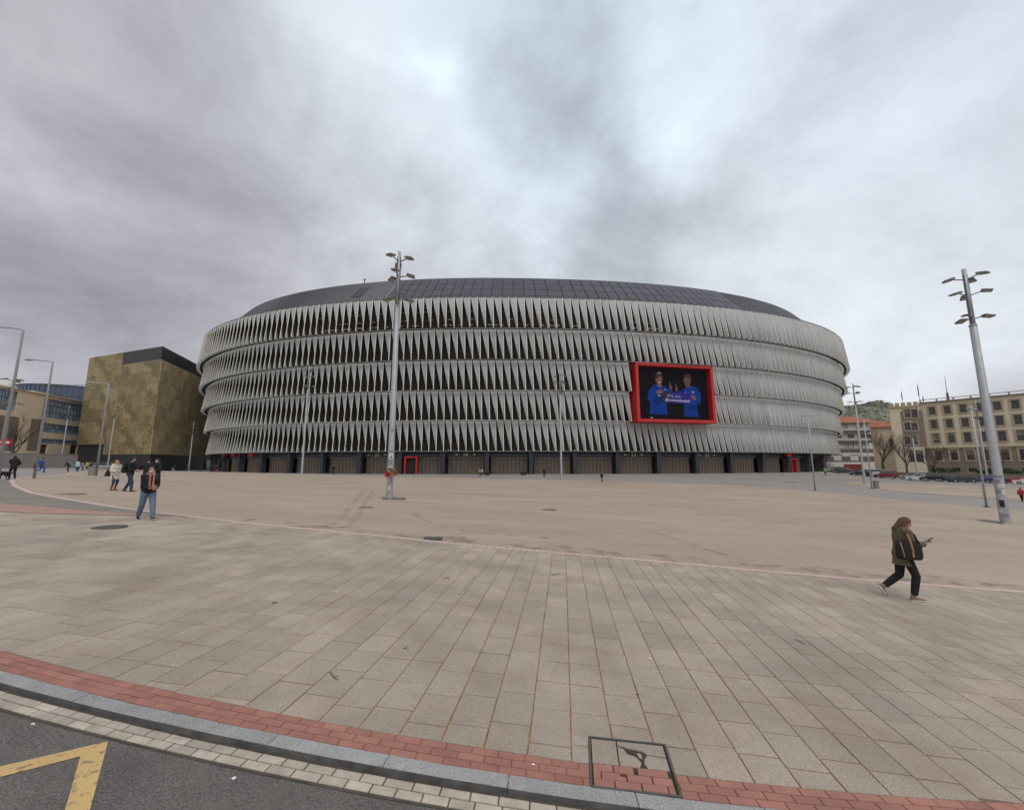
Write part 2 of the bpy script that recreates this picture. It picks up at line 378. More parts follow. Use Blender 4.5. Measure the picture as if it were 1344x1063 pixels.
def smooth_pts(P_, it):
    for _ in range(it): P_ = [P_[0]] + [(P_[i - 1] + P_[i] * 2 + P_[i + 1]) / 4 for i in range(1, len(P_) - 1)] + [P_[-1]]
    return P_
hi_ = smooth_pts(resample(farpts, 150), 12)
lo_ = [Vector((v, yp(v) + .05)) for v in np.concatenate([np.linspace(-68, -20, 50), np.linspace(-19.5, 23, 100)])]
sheet('plaza', lo_, hi_, M_plaza, 0.0, 30)
a_ = [ground(*p) for p in [(1100, 634), (1135.5, 637.5), (1152, 642), (1200, 646.7), (1243, 650), (1344, 656.5)]] + [Vector((66, 36, 0))]
b_ = [at_depth(px, d) for px, d in [(1100, 76), (1135, 76), (1160, 76), (1200, 74), (1250, 70), (1344, 64)]] + [Vector((90, 50, 0))]
sheet('far_plaza', resample([Vector((p.x, p.y)) for p in a_], 40), resample([Vector((p.x, p.y)) for p in b_], 40), M_plaza, -.008, 8)
a_ = [at_depth(px, d) for px, d in [(1075, 98), (1150, 92), (1250, 79), (1344, 70)]] + [Vector((110, 40, 0))]
b_ = [at_depth(px, d) for px, d in [(1075, 125), (1150, 112), (1250, 93), (1344, 82)]] + [Vector((122, 45, 0))]
sheet('street', resample([Vector((p.x, p.y)) for p in a_], 40), resample([Vector((p.x, p.y)) for p in b_], 40), M_paleroad, -.012, 6)
# worn strips left of the plaza edge
sv = np.linspace(-40, -11.6, 70)
sheet('brown_strip', [Vector((v, yp(v) - .10)) for v in sv], [Vector((v, yp(v) - .15 - max(0.0, min(2.6, (-11.6 - v) * .26)))) for v in sv], M_brownstrip, .011, 3)
sv = np.linspace(-34, -12.0, 50)
def w_(v): return max(0.0, min(1.0, (-12.0 - v) * .22))
sheet('worn_pink_strip', [Vector((v, yp(v) - .15 - max(0.0, min(2.6, (-11.6 - v) * .26)) - .02)) for v in sv], [Vector((v, yp(v) - .17 - max(0.0, min(2.6, (-11.6 - v) * .26)) - 1.5 * w_(v))) for v in sv], M_pinkold, .013, 3)
# yellow road marking
def patch(name, px_list, m, dz, cells=10):
    mb = MB()
    for quad in px_list:
        q = [ground(p[0], p[1], dz) if len(p) == 2 else Vector(p) for p in quad]
        o = len(mb.v)
        for i in range(cells + 1):
            for j in range(3):
                p = q[0].lerp(q[1], i / cells).lerp(q[3].lerp(q[2], i / cells), j / 2); mb.v.append((p.x, p.y, zf(p.x, p.y) + dz))
        for i in range(cells):
            for j in range(2):
                a = o + i * 3 + j; mb.f.append((a, a + 3, a + 4, a + 1)); mb.m.append(0)
    return structure(name, mb, m)
patch('yellow_road_marking', [[(-120, 1033), (142, 972.3), (105.5, 992), (-120, 1050)], [(142, 972.3), (95, 1150), (60, 1150), (105.5, 992)]], M_yellow, -.050)

def stain_mat(name, col, sc, lo, hi, amt):
    m = mat(name, col, .95, .2, 2); t = m.node_tree; b = t.nodes['Principled BSDF']; tc_ = t.nodes.new('ShaderNodeTexCoord'); n = t.nodes.new('ShaderNodeTexNoise'); n.inputs['Scale'].default_value = sc; n.inputs['Detail'].default_value = 8; n.inputs['Roughness'].default_value = .65; t.links.new(tc_.outputs['Object'], n.inputs['Vector'])
    r = t.nodes.new('ShaderNodeMapRange'); r.inputs[1].default_value = lo; r.inputs[2].default_value = hi; r.inputs[4].default_value = amt; t.links.new(n.outputs['Fac'], r.inputs[0]); t.links.new(r.outputs[0], b.inputs['Alpha']); return m
M_stain = stain_mat('ground_grime', (.13, .10, .075), 1.3, .46, .74, .5); M_tyre_mark = stain_mat('tyre_rubber', (.10, .085, .07), 1.8, .44, .70, .28)
def trail(name, pts, w, m, dz):
    P_ = smooth_pts(resample([Vector((q.x, q.y)) for q in [ground(*p) for p in pts]], 40), 6); A_ = []; B_ = []
    for i, p in enumerate(P_):
        d = (P_[min(i + 1, 39)] - P_[max(i - 1, 0)]).normalized(); n = Vector((-d.y, d.x)); A_.append(p - n * w / 2); B_.append(p + n * w / 2)
    sheet(name, A_, B_, m, dz, 3)
sv = np.linspace(-9.5, 15, 90)
sheet('plaza_edge_grime', [Vector((v, yp(v) + .18)) for v in sv], [Vector((v, yp(v) + .75 + .45 * math.sin(v * .9) ** 2)) for v in sv], M_stain, .005, 4)
trail('tyre_mark', [(430, 691), (447, 681), (458, 668), (468, 655), (478, 643)], .30, M_tyre_mark, .006); trail('tyre_mark', [(452, 693), (466, 681), (474, 668), (482, 655), (490, 644)], .28, M_tyre_mark, .007)
trail('tyre_mark', [(540, 672), (560, 684), (590, 694), (640, 700), (720, 706)], .30, M_tyre_mark, .008); trail('tyre_mark', [(820, 690), (870, 702), (930, 722), (990, 739)], .26, M_tyre_mark, .006)
# piece of paving: a slab with a slightly dished edge, on the land
def piece(mb, poly, t0, t1, inset=.006, tilt=0.0, front=()):
    """poly: 2D corners ccw; t0 bottom and t1 top above the land"""
    n = len(poly); c = sum(poly, Vector((0, 0))) / n
    o = len(mb.v)
    for p in poly: mb.v.append((p.x, p.y, zf(p.x, p.y) + t0))
    for p in poly: mb.v.append((p.x, p.y, zf(p.x, p.y) + t1 - .005))
    for p in poly:
        d = (c - p); q = p + d.normalized() * min(inset, d.length * .4); mb.v.append((q.x, q.y, zf(q.x, q.y) + t1 + tilt * (q.x - c.x)))
    for k in range(n):
        a, b = o + k, o + (k + 1) % n
        mb.f.append((a, b, b + n, a + n)); mb.f.append((a + n, b + n, b + 2 * n, a + 2 * n)); mb.m += [1 if k in front else 0, 0]
    mb.f.append(tuple(o + 2 * n + k for k in range(n))); mb.m.append(0)
def clip(poly, p0, nrm):
    """keep the side where (p-p0).nrm >= 0"""
    out = []
    for i in range(len(poly)):
        a, b = poly[i], poly[(i + 1) % len(poly)]; da, db = (a - p0).dot(nrm), (b - p0).dot(nrm)
        if da >= 0: out.append(a)
        if da * db < 0: out.append(a.lerp(b, da / (da - db)))
    return out
def area(poly): return abs(sum(poly[i].x * poly[(i + 1) % len(poly)].y - poly[(i + 1) % len(poly)].x * poly[i].y for i in range(len(poly)))) / 2
def px_of(p, z):
    q = z - CAM_H; w = p.y * CP + q * SP; u = -p.y * SP + q * CP
    return (CXP + FPX * p.x / w, CYP - FPX * u / w, w) if w > .2 else (-9e9, 0, w)

pave = bpy.data.objects['pavement_bed']
cov = [ground(*p) for p in [(773.5, 967), (872.6, 977.5), (893.7, 1046), (776.5, 1033)]]
cov2 = [Vector((p.x, p.y)) for p in cov]; covc = sum(cov2, Vector((0, 0))) / 4
def in_cover(p, grow=1.0):
    q = covc + (p - covc) / grow; s = 0
    for i in range(4):
        a, b = cov2[i], cov2[(i + 1) % 4]; s += 1 if (b - a).cross(q - a) > 0 else -1
    return abs(s) == 4
def minus_cover(poly):
    c = sum(poly, Vector((0, 0))) / len(poly)
    if (c - covc).length > 1.2: return [poly]
    out = []; rem = poly
    for i in range(4):
        a, b = cov2[i], cov2[(i + 1) % 4]; e = (b - a).normalized(); n = Vector((-e.y, e.x))
        if n.dot(covc - a) < 0: n = -n
        p0 = a - n * .012; o = clip(rem, p0, -n)
        if len(o) > 2 and area(o) > .0012: out.append(o)
        rem = clip(rem, p0, n)
        if len(rem) < 3: break
    return out
UC = Vector((.125, 1)).normalized(); UR = Vector((1, -.055)).normalized()
PITCHX, PITCHY = .392, .53
slabs = []
for i in range(-140, 75):
    ph = random.random() * PITCHY if i % 2 else random.random() * PITCHY
    y = 1.5 + ph; first = True
    while y < 28:
        ln = PITCHY * random.choice((1, 1, 1, .96, 1.05))
        org = UR * (i * PITCHX + .03) + UC * y
        g = random.uniform(.003, .0075); gy = random.uniform(.005, .011)
        poly = [org + UR * g + UC * gy, org + UR * (PITCHX - g) + UC * gy, org + UR * (PITCHX - g) + UC * (ln - gy), org + UR * g + UC * (ln - gy)]
        y += ln
        c = sum(poly, Vector((0, 0))) / 4
        if c.x < -31.2 or c.x > 22: continue
        lob = ykk(c.x) + W_BRICK * 1.02; hib = yp(c.x) - .06
        if c.y < lob - .6 or c.y > hib + .6: continue
        if abs(c.y - lob) < .6:
            s0 = float(np.interp(c.x, KX, KLa)) if abs(c.x) < 15.9 else None
            if s0 is not None:
                p0 = kpt(s0, W_BRICK + .006); t = (kpt(s0 + .1, W_BRICK) - kpt(s0 - .1, W_BRICK)).normalized(); poly = clip(poly, p0, Vector((-t.y, t.x)))
            elif c.y < lob: continue
        if abs(c.y - hib) < .6 and len(poly) > 2:
            p0 = Vector((c.x, hib)); t = Vector((.2, yp(c.x + .1) - yp(c.x - .1))).normalized(); poly = clip(poly, p0, Vector((t.y, -t.x)))
        if len(poly) < 3 or area(poly) < .004: continue
        slabs += minus_cover(poly)
def score(poly):
    c = sum(poly, Vector((0, 0))) / len(poly); z = zf(c.x, c.y); a = px_of(c, z)
    if not (-30 < a[0] < 1374 and a[1] < 1090): return 0
    return area(poly) * (CAM_H - z) / max(.5, a[2]) ** 3
slabs.sort(key=score, reverse=True)
for k, poly in enumerate(slabs[:300]):
    m_ = MB(); piece(m_, poly, -.03, random.uniform(-.001, .0025), .007, random.uniform(-.004, .004)); m_.build('paving_slab', M_slab, pave)
rest = MB()
for poly in slabs[300:]: piece(rest, poly, -.03, random.uniform(-.001, .002), .007)
stuff(rest.build('paving_slabs', M_slab, pave))
# red paver band, kerb stones, gutter setts
M_kerbface = mat('dark_kerb_face', (.10, .095, .09), .9, .35, 5, .2, 60)  # front sides of the kerb stones, coloured darker than their tops
def strip(parent, name, name_rest, off0, off1, rows, length, m, t0, t1, gap, limit, jitter=.0):
    items = []
    for r in range(rows):
        a0, a1 = off0 + (off1 - off0) * r / rows, off0 + (off1 - off0) * (r + 1) / rows
        s = .05 + length * (.5 if r % 2 else 0) + random.random() * .02
        while s < KLa[-1] - length - .1:
            l = length * random.uniform(1 - jitter, 1 + jitter)
            q = [kpt(s + gap, a0 + gap), kpt(s + l - gap, a0 + gap), kpt(s + l - gap, a1 - gap), kpt(s + gap, a1 - gap)]
            if l > .6: q = [kpt(s + gap, a0 + gap), kpt(s + l / 2, a0 + gap), kpt(s + l - gap, a0 + gap), kpt(s + l - gap, a1 - gap), kpt(s + l / 2, a1 - gap), kpt(s + gap, a1 - gap)]
            s += l
            c = sum(q, Vector((0, 0))) / len(q)
            items += minus_cover(q) if name == 'brick' else [q]
    items.sort(key=score, reverse=True)
    for q in items[:limit]:
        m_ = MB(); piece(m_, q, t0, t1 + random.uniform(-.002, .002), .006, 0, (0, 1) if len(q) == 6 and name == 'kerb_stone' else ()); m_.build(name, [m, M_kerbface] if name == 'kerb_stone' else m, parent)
    if len(items) > limit:
        m_ = MB()
        for q in items[limit:]: piece(m_, q, t0, t1 + random.uniform(-.002, .002), .006)
        stuff(m_.build(name_rest, m, parent))
strip(pave, 'brick', 'bricks', .004, W_BRICK, 3, .235, M_brick, -.03, 0.0, .0035, 250)
kerbbed = bpy.data.objects['gutter_bed']
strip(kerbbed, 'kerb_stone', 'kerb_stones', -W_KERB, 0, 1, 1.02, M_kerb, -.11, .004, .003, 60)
strip(kerbbed, 'sett', 'setts', -W_KERB - W_GUT + .01, -W_KERB - .026, 2, .215, M_sett, -.10, -.043, .005, 240, .12)
# pink line of setts round the plaza
m_ = MB(); v = -66.0
while v < 22.5:
    d = Vector((.2, yp(v + .1) - yp(v - .1))).normalized(); l = .2; n_ = Vector((-d.y, d.x)); p = Vector((v, yp(v))); wd = .105 if v > -16 else .17
    piece(m_, [p - n_ * .06 + d * .006, p - n_ * .06 + d * (l - .006), p + n_ * wd + d * (l - .006), p + n_ * wd + d * .006], -.03, .012, .008)
    v += d.x * l
stuff(m_.build('edging_setts', M_pink, bpy.data.objects['plaza']))

# ------------------------------------------------------------------ stadium
SC = Vector((5.6, 176.8)); SPH = .065; SN = 2.215; SA, SB = 120.5, 90.8
stad = thing('stadium', 'huge oval stadium wrapped in rings of twisted pale fins with a red framed screen', 'stadium', (SC.x, SC.y, 0))
def sell(t, off, a=SA, b=SB, n=SN):
    ct, st = math.cos(t), math.sin(t)
    X = (a + off) * math.copysign(abs(ct) ** (2 / n), ct); Y = (b + off) * math.copysign(abs(st) ** (2 / n), st)
    return Vector((X * math.cos(SPH) - Y * math.sin(SPH), X * math.sin(SPH) + Y * math.cos(SPH)))
NT = 4000
TT = np.linspace(-math.pi, math.pi, NT + 1)      # -pi/2 is the front; counter clockwise seen from above = rightwards along the front
class Oval:
    def __init__(s, off, a=SA, b=SB, n=SN):
        s.p = [sell(t, off, a, b, n) for t in TT]; L = [0.0]
        for i in range(NT): L.append(L[-1] + (s.p[i + 1] - s.p[i]).length)
        s.L = np.array(L); s.len = L[-1]; s.xs = np.array([q.x for q in s.p]); s.ys = np.array([q.y for q in s.p])
    def at(s, l):
        l %= s.len; return Vector((float(np.interp(l, s.L, s.xs)), float(np.interp(l, s.L, s.ys))))
    def frame(s, l):
        t = (s.at(l + .2) - s.at(l - .2)).normalized(); return s.at(l), t, Vector((t.y, -t.x))
FRONT = 0.5
def zsaddle(q): return 1.7 * (q.x / 120.0) ** 2
NP = 388
lips = [32.0, 25.15, 18.45, 11.75, 5.05]; tops = [39.2, 32.34, 25.49, 18.79, 12.09]
LEAN = .88
def ring_strip(mb, ov, l0, l1, z0, z1, n, mi=0, sad0=0, sad1=0, ov2=None, gap=None):
    """band between two ovals (same by default)"""
    o = len(mb.v)
    for k in range(n + 1):
        f = k / n; p = ov.at((l0 + (l1 - l0) * f) * ov.len); q = (ov2 or ov).at((l0 + (l1 - l0) * f) * (ov2 or ov).len)
        mb.v.append((p.x, p.y, z0 + sad0 * zsaddle(p))); mb.v.append((q.x, q.y, z1 + sad1 * zsaddle(q)))
    for k in range(n):
        if gap and gap[0] < l0 + (l1 - l0) * (k + .5) / n < gap[1]: continue
        a = o + 2 * k; mb.f.append((a, a + 2, a + 3, a + 1)); mb.m.append(mi)
ovs = {}
def OV(off):
    off = round(off, 3)
    if off not in ovs: ovs[off] = Oval(off)
    return ovs[off]
# dark walls behind the fins, floor slabs and rails
def frac_at_px(ov, px, z):
    best = None
    for i in range(0, NT, 2):
        q = ov.p[i]
        if q.y > -8: continue
        a = px_of(Vector((q.x + SC.x, q.y + SC.y)), z)
        if best is None or abs(a[0] - px) < best[0]: best = (abs(a[0] - px), ov.L[i] / ov.len)
    return best[1]
GAP = (frac_at_px(OV(-3), 828, 18), frac_at_px(OV(-3), 934, 18))
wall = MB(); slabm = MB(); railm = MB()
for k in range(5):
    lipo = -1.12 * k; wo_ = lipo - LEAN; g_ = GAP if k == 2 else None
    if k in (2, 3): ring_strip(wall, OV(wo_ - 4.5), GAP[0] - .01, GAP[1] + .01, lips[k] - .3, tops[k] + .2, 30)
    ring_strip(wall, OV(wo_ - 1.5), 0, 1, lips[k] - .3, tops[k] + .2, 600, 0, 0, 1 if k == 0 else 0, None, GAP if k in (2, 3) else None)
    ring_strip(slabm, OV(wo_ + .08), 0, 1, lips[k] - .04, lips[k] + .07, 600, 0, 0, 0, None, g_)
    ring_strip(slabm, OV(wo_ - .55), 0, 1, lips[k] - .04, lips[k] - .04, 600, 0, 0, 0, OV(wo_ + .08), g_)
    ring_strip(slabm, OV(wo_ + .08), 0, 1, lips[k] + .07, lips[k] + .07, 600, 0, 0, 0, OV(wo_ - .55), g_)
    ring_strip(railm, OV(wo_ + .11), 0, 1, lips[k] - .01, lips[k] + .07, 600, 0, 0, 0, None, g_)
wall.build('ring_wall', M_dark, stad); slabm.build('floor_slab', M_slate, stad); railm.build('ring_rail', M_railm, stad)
topm = MB(); o0 = OV(-LEAN)
ring_strip(topm, OV(-LEAN + .03), 0, 1, tops[0] - .02, tops[0] + .16, 300, 0, 1, 1); ring_strip(topm, OV(-LEAN + .03), 0, 1, tops[0] + .16, tops[0] + .16, 300, 0, 1, 1, OV(-LEAN - 1.6))
topm.build('rim', M_rim, stad)
# twisted fins
def fin_mesh(w, h, lean):
    mb = MB(); NU, NV = 3, 8
    for j in range(NV + 1):
        v = j / NV; I = Vector((w * (.07 + .91 * v), .02, -h * v)); O = Vector((w - .05 + .18 * v, -lean * v, -h * v))
        dirn = (O - I).normalized(); nrm = Vector((dirn.y, -dirn.x, 0))
        for i in range(NU + 1):
            u = i / NU; p = I.lerp(O, u) + nrm * (-.10 * math.sin(math.pi * u) * (1 if True else 0)) * math.sin(math.pi * min(1, v + .15) * .9); mb.v.append(tuple(p))
    for j in range(NV):
        for i in range(NU):
            a = j * (NU + 1) + i; mb.f.append((a, a + NU + 1, a + NU + 2, a + 1)); mb.m.append(0)
    # outer edge profile and lower edge profile
    a = Vector((w - .05, 0, 0)); b = Vector((w - .05 + .18, -lean, -h))
    mb.add([a + Vector((-.05, -.07, 0)), a + Vector((.09, -.07, 0)), a + Vector((.09, .06, 0)), a + Vector((-.05, .06, 0)),
            b + Vector((-.05, -.07, 0)), b + Vector((.09, -.07, 0)), b + Vector((.09, .06, 0)), b + Vector((-.05, .06, 0))],
           [(0, 1, 5, 4), (1, 2, 6, 5), (2, 3, 7, 6), (3, 0, 4, 7), (4, 5, 6, 7), (3, 2, 1, 0)], 1)
    me = mb.mesh('facade_fin', [M_fab, M_fabframe]); 
    sm = [True] * (NU * NV) + [False] * 6; me.polygons.foreach_set('use_smooth', sm); return me
SCR_L, SCR_R = None, None
def world_dirt(m, col, sc, lo, hi, amt, stretch=(1, 1, 1)):
    t = m.node_tree; b = t.nodes['Principled BSDF']; src = b.inputs['Base Color'].links[0].from_socket; ge = t.nodes.new('ShaderNodeNewGeometry'); mp = t.nodes.new('ShaderNodeMapping'); mp.inputs['Scale'].default_value = stretch; t.links.new(ge.outputs['Position'], mp.inputs[0])
    n = t.nodes.new('ShaderNodeTexNoise'); n.inputs['Scale'].default_value = sc; n.inputs['Detail'].default_value = 5; t.links.new(mp.outputs[0], n.inputs['Vector'])
    r = t.nodes.new('ShaderNodeMapRange'); r.inputs[1].default_value = lo; r.inputs[2].default_value = hi; r.inputs[4].default_value = amt; t.links.new(n.outputs['Fac'], r.inputs[0])
    x = t.nodes.new('ShaderNodeMix'); x.data_type = 'RGBA'; t.links.new(r.outputs[0], x.inputs[0]); t.links.new(src, x.inputs[6]); x.inputs[7].default_value = tuple(col) + (1,); t.links.new(x.outputs[2], b.inputs['Base Color'])
    for l in list(t.links):
        if l.to_node.type == 'BSDF_TRANSLUCENT': t.links.new(x.outputs[2], l.to_socket)
def island_var(m, amt):
    t = m.node_tree; b = t.nodes['Principled BSDF']; src = b.inputs['Base Color'].links[0].from_socket; ge = t.nodes.new('ShaderNodeNewGeometry'); r = t.nodes.new('ShaderNodeMapRange'); r.inputs[3].default_value = 1 - amt; r.inputs[4].default_value = 1 + amt
    t.links.new(ge.outputs['Random Per Island'], r.inputs[0]); h = t.nodes.new('ShaderNodeHueSaturation'); t.links.new(r.outputs[0], h.inputs['Value']); t.links.new(src, h.inputs['Color']); t.links.new(h.outputs[0], b.inputs['Base Color'])
    for l in list(t.links):
        if l.to_node.type == 'BSDF_TRANSLUCENT': t.links.new(h.outputs[0], l.to_socket)
island_var(M_fab, .05); island_var(M_slab, .10); island_var(M_brick, .10); island_var(M_sett, .10)
world_dirt(M_fab, (.50, .48, .44), 1.1, .50, .72, .5, (1, 1, .16))
world_dirt(M_fab, (.56, .56, .57), .22, .48, .62, .6, (1, 1, .6))
# the big screen's box: chord across rings three and four
def ring_point_at_px(ov, px, z):
    best = None
    for q in ov.p[::2]:
        if q.y > -20: continue
        a = px_of(Vector((q.x + SC.x, q.y + SC.y)), z)
        if best is None or abs(a[0] - px) < best[0]: best = (abs(a[0] - px), q)
    return best[1]
ovs3 = OV(-1.12 * 2)
qa, qb = ring_point_at_px(ovs3, 833, 18), ring_point_at_px(ovs3, 936, 18)
sd = (qb - qa).normalized(); sn = Vector((sd.y, -sd.x))
bulge = max((p - qa).dot(sn) for p in ovs3.p if 0 < (p - qa).dot(sd) < (qb - qa).length)
qa = qa + sn * (bulge + .35); qb = qb + sn * (bulge * .55 + .1); sd = (qb - qa).normalized(); sn = Vector((sd.y, -sd.x)); SWID = (qb - qa).length
zt = top_z(qa.y + SC.y, 475); zb = top_z(qa.y + SC.y, 553.2)
def in_screen(p, k): return k in (2, 3) and -.9 < (p - qa).dot(sd) < SWID + .3 and p.y < 0
fins = []
for k in range(5):
    ov = OV(-1.12 * k - LEAN); w = ov.len / NP; h = tops[k] - lips[k]
    me = fin_mesh(w, h, LEAN)
    for i in range(NP):
        l = (i + (0, .27, .05, .3, .1)[k]) * w; p, t, n = ov.frame(l)
        wp = p + SC
        vis = n.dot((-wp).normalized())
        if vis < -.34: continue
        mid, _, _ = ov.frame(l + w / 2)
        if in_screen(mid, k): continue
        zt_ = tops[k] + (zsaddle(p) if k == 0 else 0); sz = (h + (zsaddle(p) if k == 0 else 0)) / h
        M = Matrix(((t.x, -n.x, 0, p.x), (t.y, -n.y, 0, p.y), (0, 0, sz, zt_), (0, 0, 0, 1)))
        M = M @ Matrix.Rotation(R(random.uniform(-.35, .35)), 4, 'Y') @ Matrix.Rotation(R(random.uniform(-1.2, 1.2)), 4, 'Z')
        fins.append((max(vis, .05) / wp.length ** 2 if abs(px_of(wp, 20)[0] - 672) < 672 else 0, me, M))
fins.sort(key=lambda q: -q[0])
for _, me, M in fins[:290]:
    o = obj('facade_fin', me, stad); o.matrix_local = M
def bake(items):
    mb_v = []; mb_f = []; mb_m = []; sm = []
    for _, me, M in items:
        o = len(mb_v); mb_v += [tuple(M @ v.co) for v in me.vertices]
        for p in me.polygons: mb_f.append(tuple(i + o for i in p.vertices)); mb_m.append(p.material_index); sm.append(p.use_smooth)
    me2 = bpy.data.meshes.new('facade_fins'); me2.from_pydata(mb_v, [], mb_f); me2.materials.append(M_fab); me2.materials.append(M_fabframe)
    me2.polygons.foreach_set('material_index', mb_m); me2.polygons.foreach_set('use_smooth', sm); me2.update(); return me2
stuff(obj('facade_fins', bake(fins[290:]), stad))
# stands seen through the top ring: pale fittings, each its own part
ov = OV(-LEAN - 1.3); M_stand = mat('stand_fitting', (.23, .20, .165), .7)
for i in range(110):
    f = .155 + .19 * i / 110
    if random.random() < .4: continue
    p, t, n = ov.frame(ov.len * f); ang = math.atan2(t.y, t.x)
    for z, hh in ((33.2, .35), (34.5, .25), (36.4, .2)):
        if random.random() < .5: MB().box((p.x, p.y, z + zsaddle(p) * .4), (random.uniform(.5, 1.5), .15, hh), ang).build('stand_fitting', M_stand, stad)
# ground floor: fascia, columns, shutters
ovg = OV(-1.12 * 4 - LEAN - 2.2); ovc = OV(-1.12 * 4 - LEAN - 1.0)
m_ = MB(); ring_strip(m_, OV(-1.12 * 4 - LEAN - 3.0), 0, 1, -1.5, 5.2, 300); m_.build('ground_floor_wall', M_dark, stad)
m_ = MB(); ring_strip(m_, OV(-1.12 * 4 - LEAN - 1.9), 0, 1, 3.75, 4.95, 300); ring_strip(m_, OV(-1.12 * 4 - LEAN - 2.7), 0, 1, 3.75, 3.75, 300, 0, 0, 0, OV(-1.12 * 4 - LEAN - 1.9)); m_.build('fascia', M_column, stad)
# column rhythm from the photograph: one every 57 px along the front
def len_at_px(ov, px, z=2):
    best = None
    for i in range(0, NT, 2):
        q = ov.p[i]
        if q.y > -8: continue
        a = px_of(Vector((q.x + SC.x, q.y + SC.y)), z)
        if best is None or abs(a[0] - px) < best[0]: best = (abs(a[0] - px), ov.L[i])
    return best[1]
BAY = (len_at_px(ovc, 697) - len_at_px(ovc, 525.5)) / 3
L0 = len_at_px(ovc, 525.5)
ribmesh = None
def column(l, lean=0.0):
    p, t, n = ovc.frame(l); mb = MB(); ang = math.atan2(t.y, t.x)
    vs = []
    for z, wd, dp, sh in ((-1.2, .75, .8, 0), (5.0, 1.05, 1.3, lean)):
        for a, b in ((-1, -1), (1, -1), (1, 1), (-1, 1)):
            q = p + t * (a * wd / 2 + sh) + n * (-b * dp / 2); vs.append((q.x, q.y, z))
    mb.add(vs, [(3, 2, 1, 0), (4, 5, 6, 7), (0, 1, 5, 4), (1, 2, 6, 5), (2, 3, 7, 6), (3, 0, 4, 7)]); mb.build('column', M_column, stad)
for i in range(-10, 13):
    lean = -.9 if i < -5 else (.9 if i > 8 else 0)
    column(L0 + BAY * i, lean)
    if i < -8 or i > 10: continue
    la, lb = L0 + BAY * i + .75, L0 + BAY * (i + 1) - .75
    fa, fb = la / ovc.len, lb / ovc.len
    m_ = MB(); n = 9
    ring_strip(m_, ovg, fa, fb, -.2, 3.55, n)
    for j in range(n):
        l = (fa + (fb - fa) * (j + .5) / n) * ovg.len; p, t, nn_ = ovg.frame(l); p = p + nn_ * .07
        if j: m_.box((p.x, p.y, 1.68), (.07, .12, 3.7), math.atan2(t.y, t.x), 1)
    l = (fa + fb) / 2 * ovg.len; p, t, nn_ = ovg.frame(l)
    p = p + nn_ * .10; m_.box((p.x, p.y, 3.62), ((fb - fa) * ovg.len, .14, .12), math.atan2(t.y, t.x), 1)
    if i in (-1, 0): pass
    m_.build('shutter', [M_shutter, M_shutrib], stad)
def text_obj(name, body, size, m, parent, origin, tdir, updir, extrude=.02, shear=0.0, align='CENTER', bold=0.0):
    cu = bpy.data.curves.new(name, 'FONT'); cu.body = body; cu.size = size; cu.extrude = extrude; cu.align_x = align; cu.align_y = 'CENTER'; cu.shear = shear; cu.offset = bold
    tmp = bpy.data.objects.new(name + '_src', cu); COL.objects.link(tmp)
    dg = bpy.context.evaluated_depsgraph_get(); me = bpy.data.meshes.new_from_object(tmp.evaluated_get(dg)); bpy.data.objects.remove(tmp); bpy.data.curves.remove(cu)
    me.materials.clear(); me.materials.append(m)
    o = obj(name, me, parent); n = Vector(tdir).cross(Vector(updir))
    o.matrix_local = Matrix(((tdir[0], updir[0], n[0], origin[0]), (tdir[1], updir[1], n[1], origin[1]), (tdir[2], updir[2], n[2], origin[2]), (0, 0, 0, 1))); return o
# gate numbers with arrows over the shutters
ovf = OV(-1.12 * 4 - LEAN - 1.9 + .06)
for num, px in (('25', 495), ('24', 611), ('23', 832), ('22', 928)):
    l = len_at_px(ovf, px, 4.3); p, t, n = ovf.frame(l); T3 = (t.x, t.y, 0)
    text_obj('gate_number', num, 1.25, M_sign_gold, stad, (p.x, p.y, 4.32), T3, (0, 0, 1), bold=.01)
    for sgn in (-1, 1):
        q = p + t * (sgn * 2.0); mb = MB(); w3 = Vector((t.x, t.y, 0)); N3 = Vector((n.x, n.y, 0)); c = Vector((q.x, q.y, 4.35)); Z = Vector((0, 0, 1))
        prof = [(-.35, .06), (.05, .06), (.05, .2), (.4, 0), (.05, -.2), (.05, -.06), (-.35, -.06)]
        vs = [c + w3 * (a * sgn) + Z * b for a, b in prof]; vs2 = [v + N3 * .03 for v in vs]
        mb.add(vs2, [tuple(range(7))]); mb.add(vs, [tuple(range(7))[::-1]]); mb.build('gate_arrow', M_railm, stad)
# red door frames
def red_door(px, width, hgt, zoff, ov, slant=0.0):
    l = len_at_px(ov, px); p, t, n = ov.frame(l); ang = math.atan2(t.y, t.x); r = obj('red_doorway', None, stad, (p.x, p.y, zoff), ang); r.empty_display_size = .2
    mb = MB(); th = .34; dp = .7
    mb.box((-width / 2 + th / 2, 0, hgt / 2), (th, dp, hgt)); mb.box((width / 2 - th / 2, 0, hgt / 2), (th, dp, hgt)); mb.box((0, 0, hgt - th / 2 + .003), (width - 2 * th, dp - .01, th))
    mb.build('door_surround', M_red, r)
    mb = MB(); mb.box((0, .22, (hgt - th) / 2), (width - 2 * th, .06, hgt - th)); mb.build('dark_opening', M_dark, r)
    mb = MB()
    for zz_ in (.02, .5, 1.0): mb.box((0, .16, .08 + zz_ * (hgt - th - .2)), (width - 2 * th, .05, .07))
    mb.build('door_bar', M_column, r)
red_door(539.5, 3.05, 4.0, -.1, ovc); red_door(1041, 2.6, 3.9, -.3, ovc); red_door(322, 3.2, 3.9, -.15, ovc)
for px in (296, 308, 332, 1036):
    p, t, n = OV(-1.12 * 4 - LEAN - .6).frame(len_at_px(ovc, px)); MB().box((p.x, p.y, 4.5), (1.8, .5, .7), math.atan2(t.y, t.x)).build('red_gate_sign', M_red, stad)
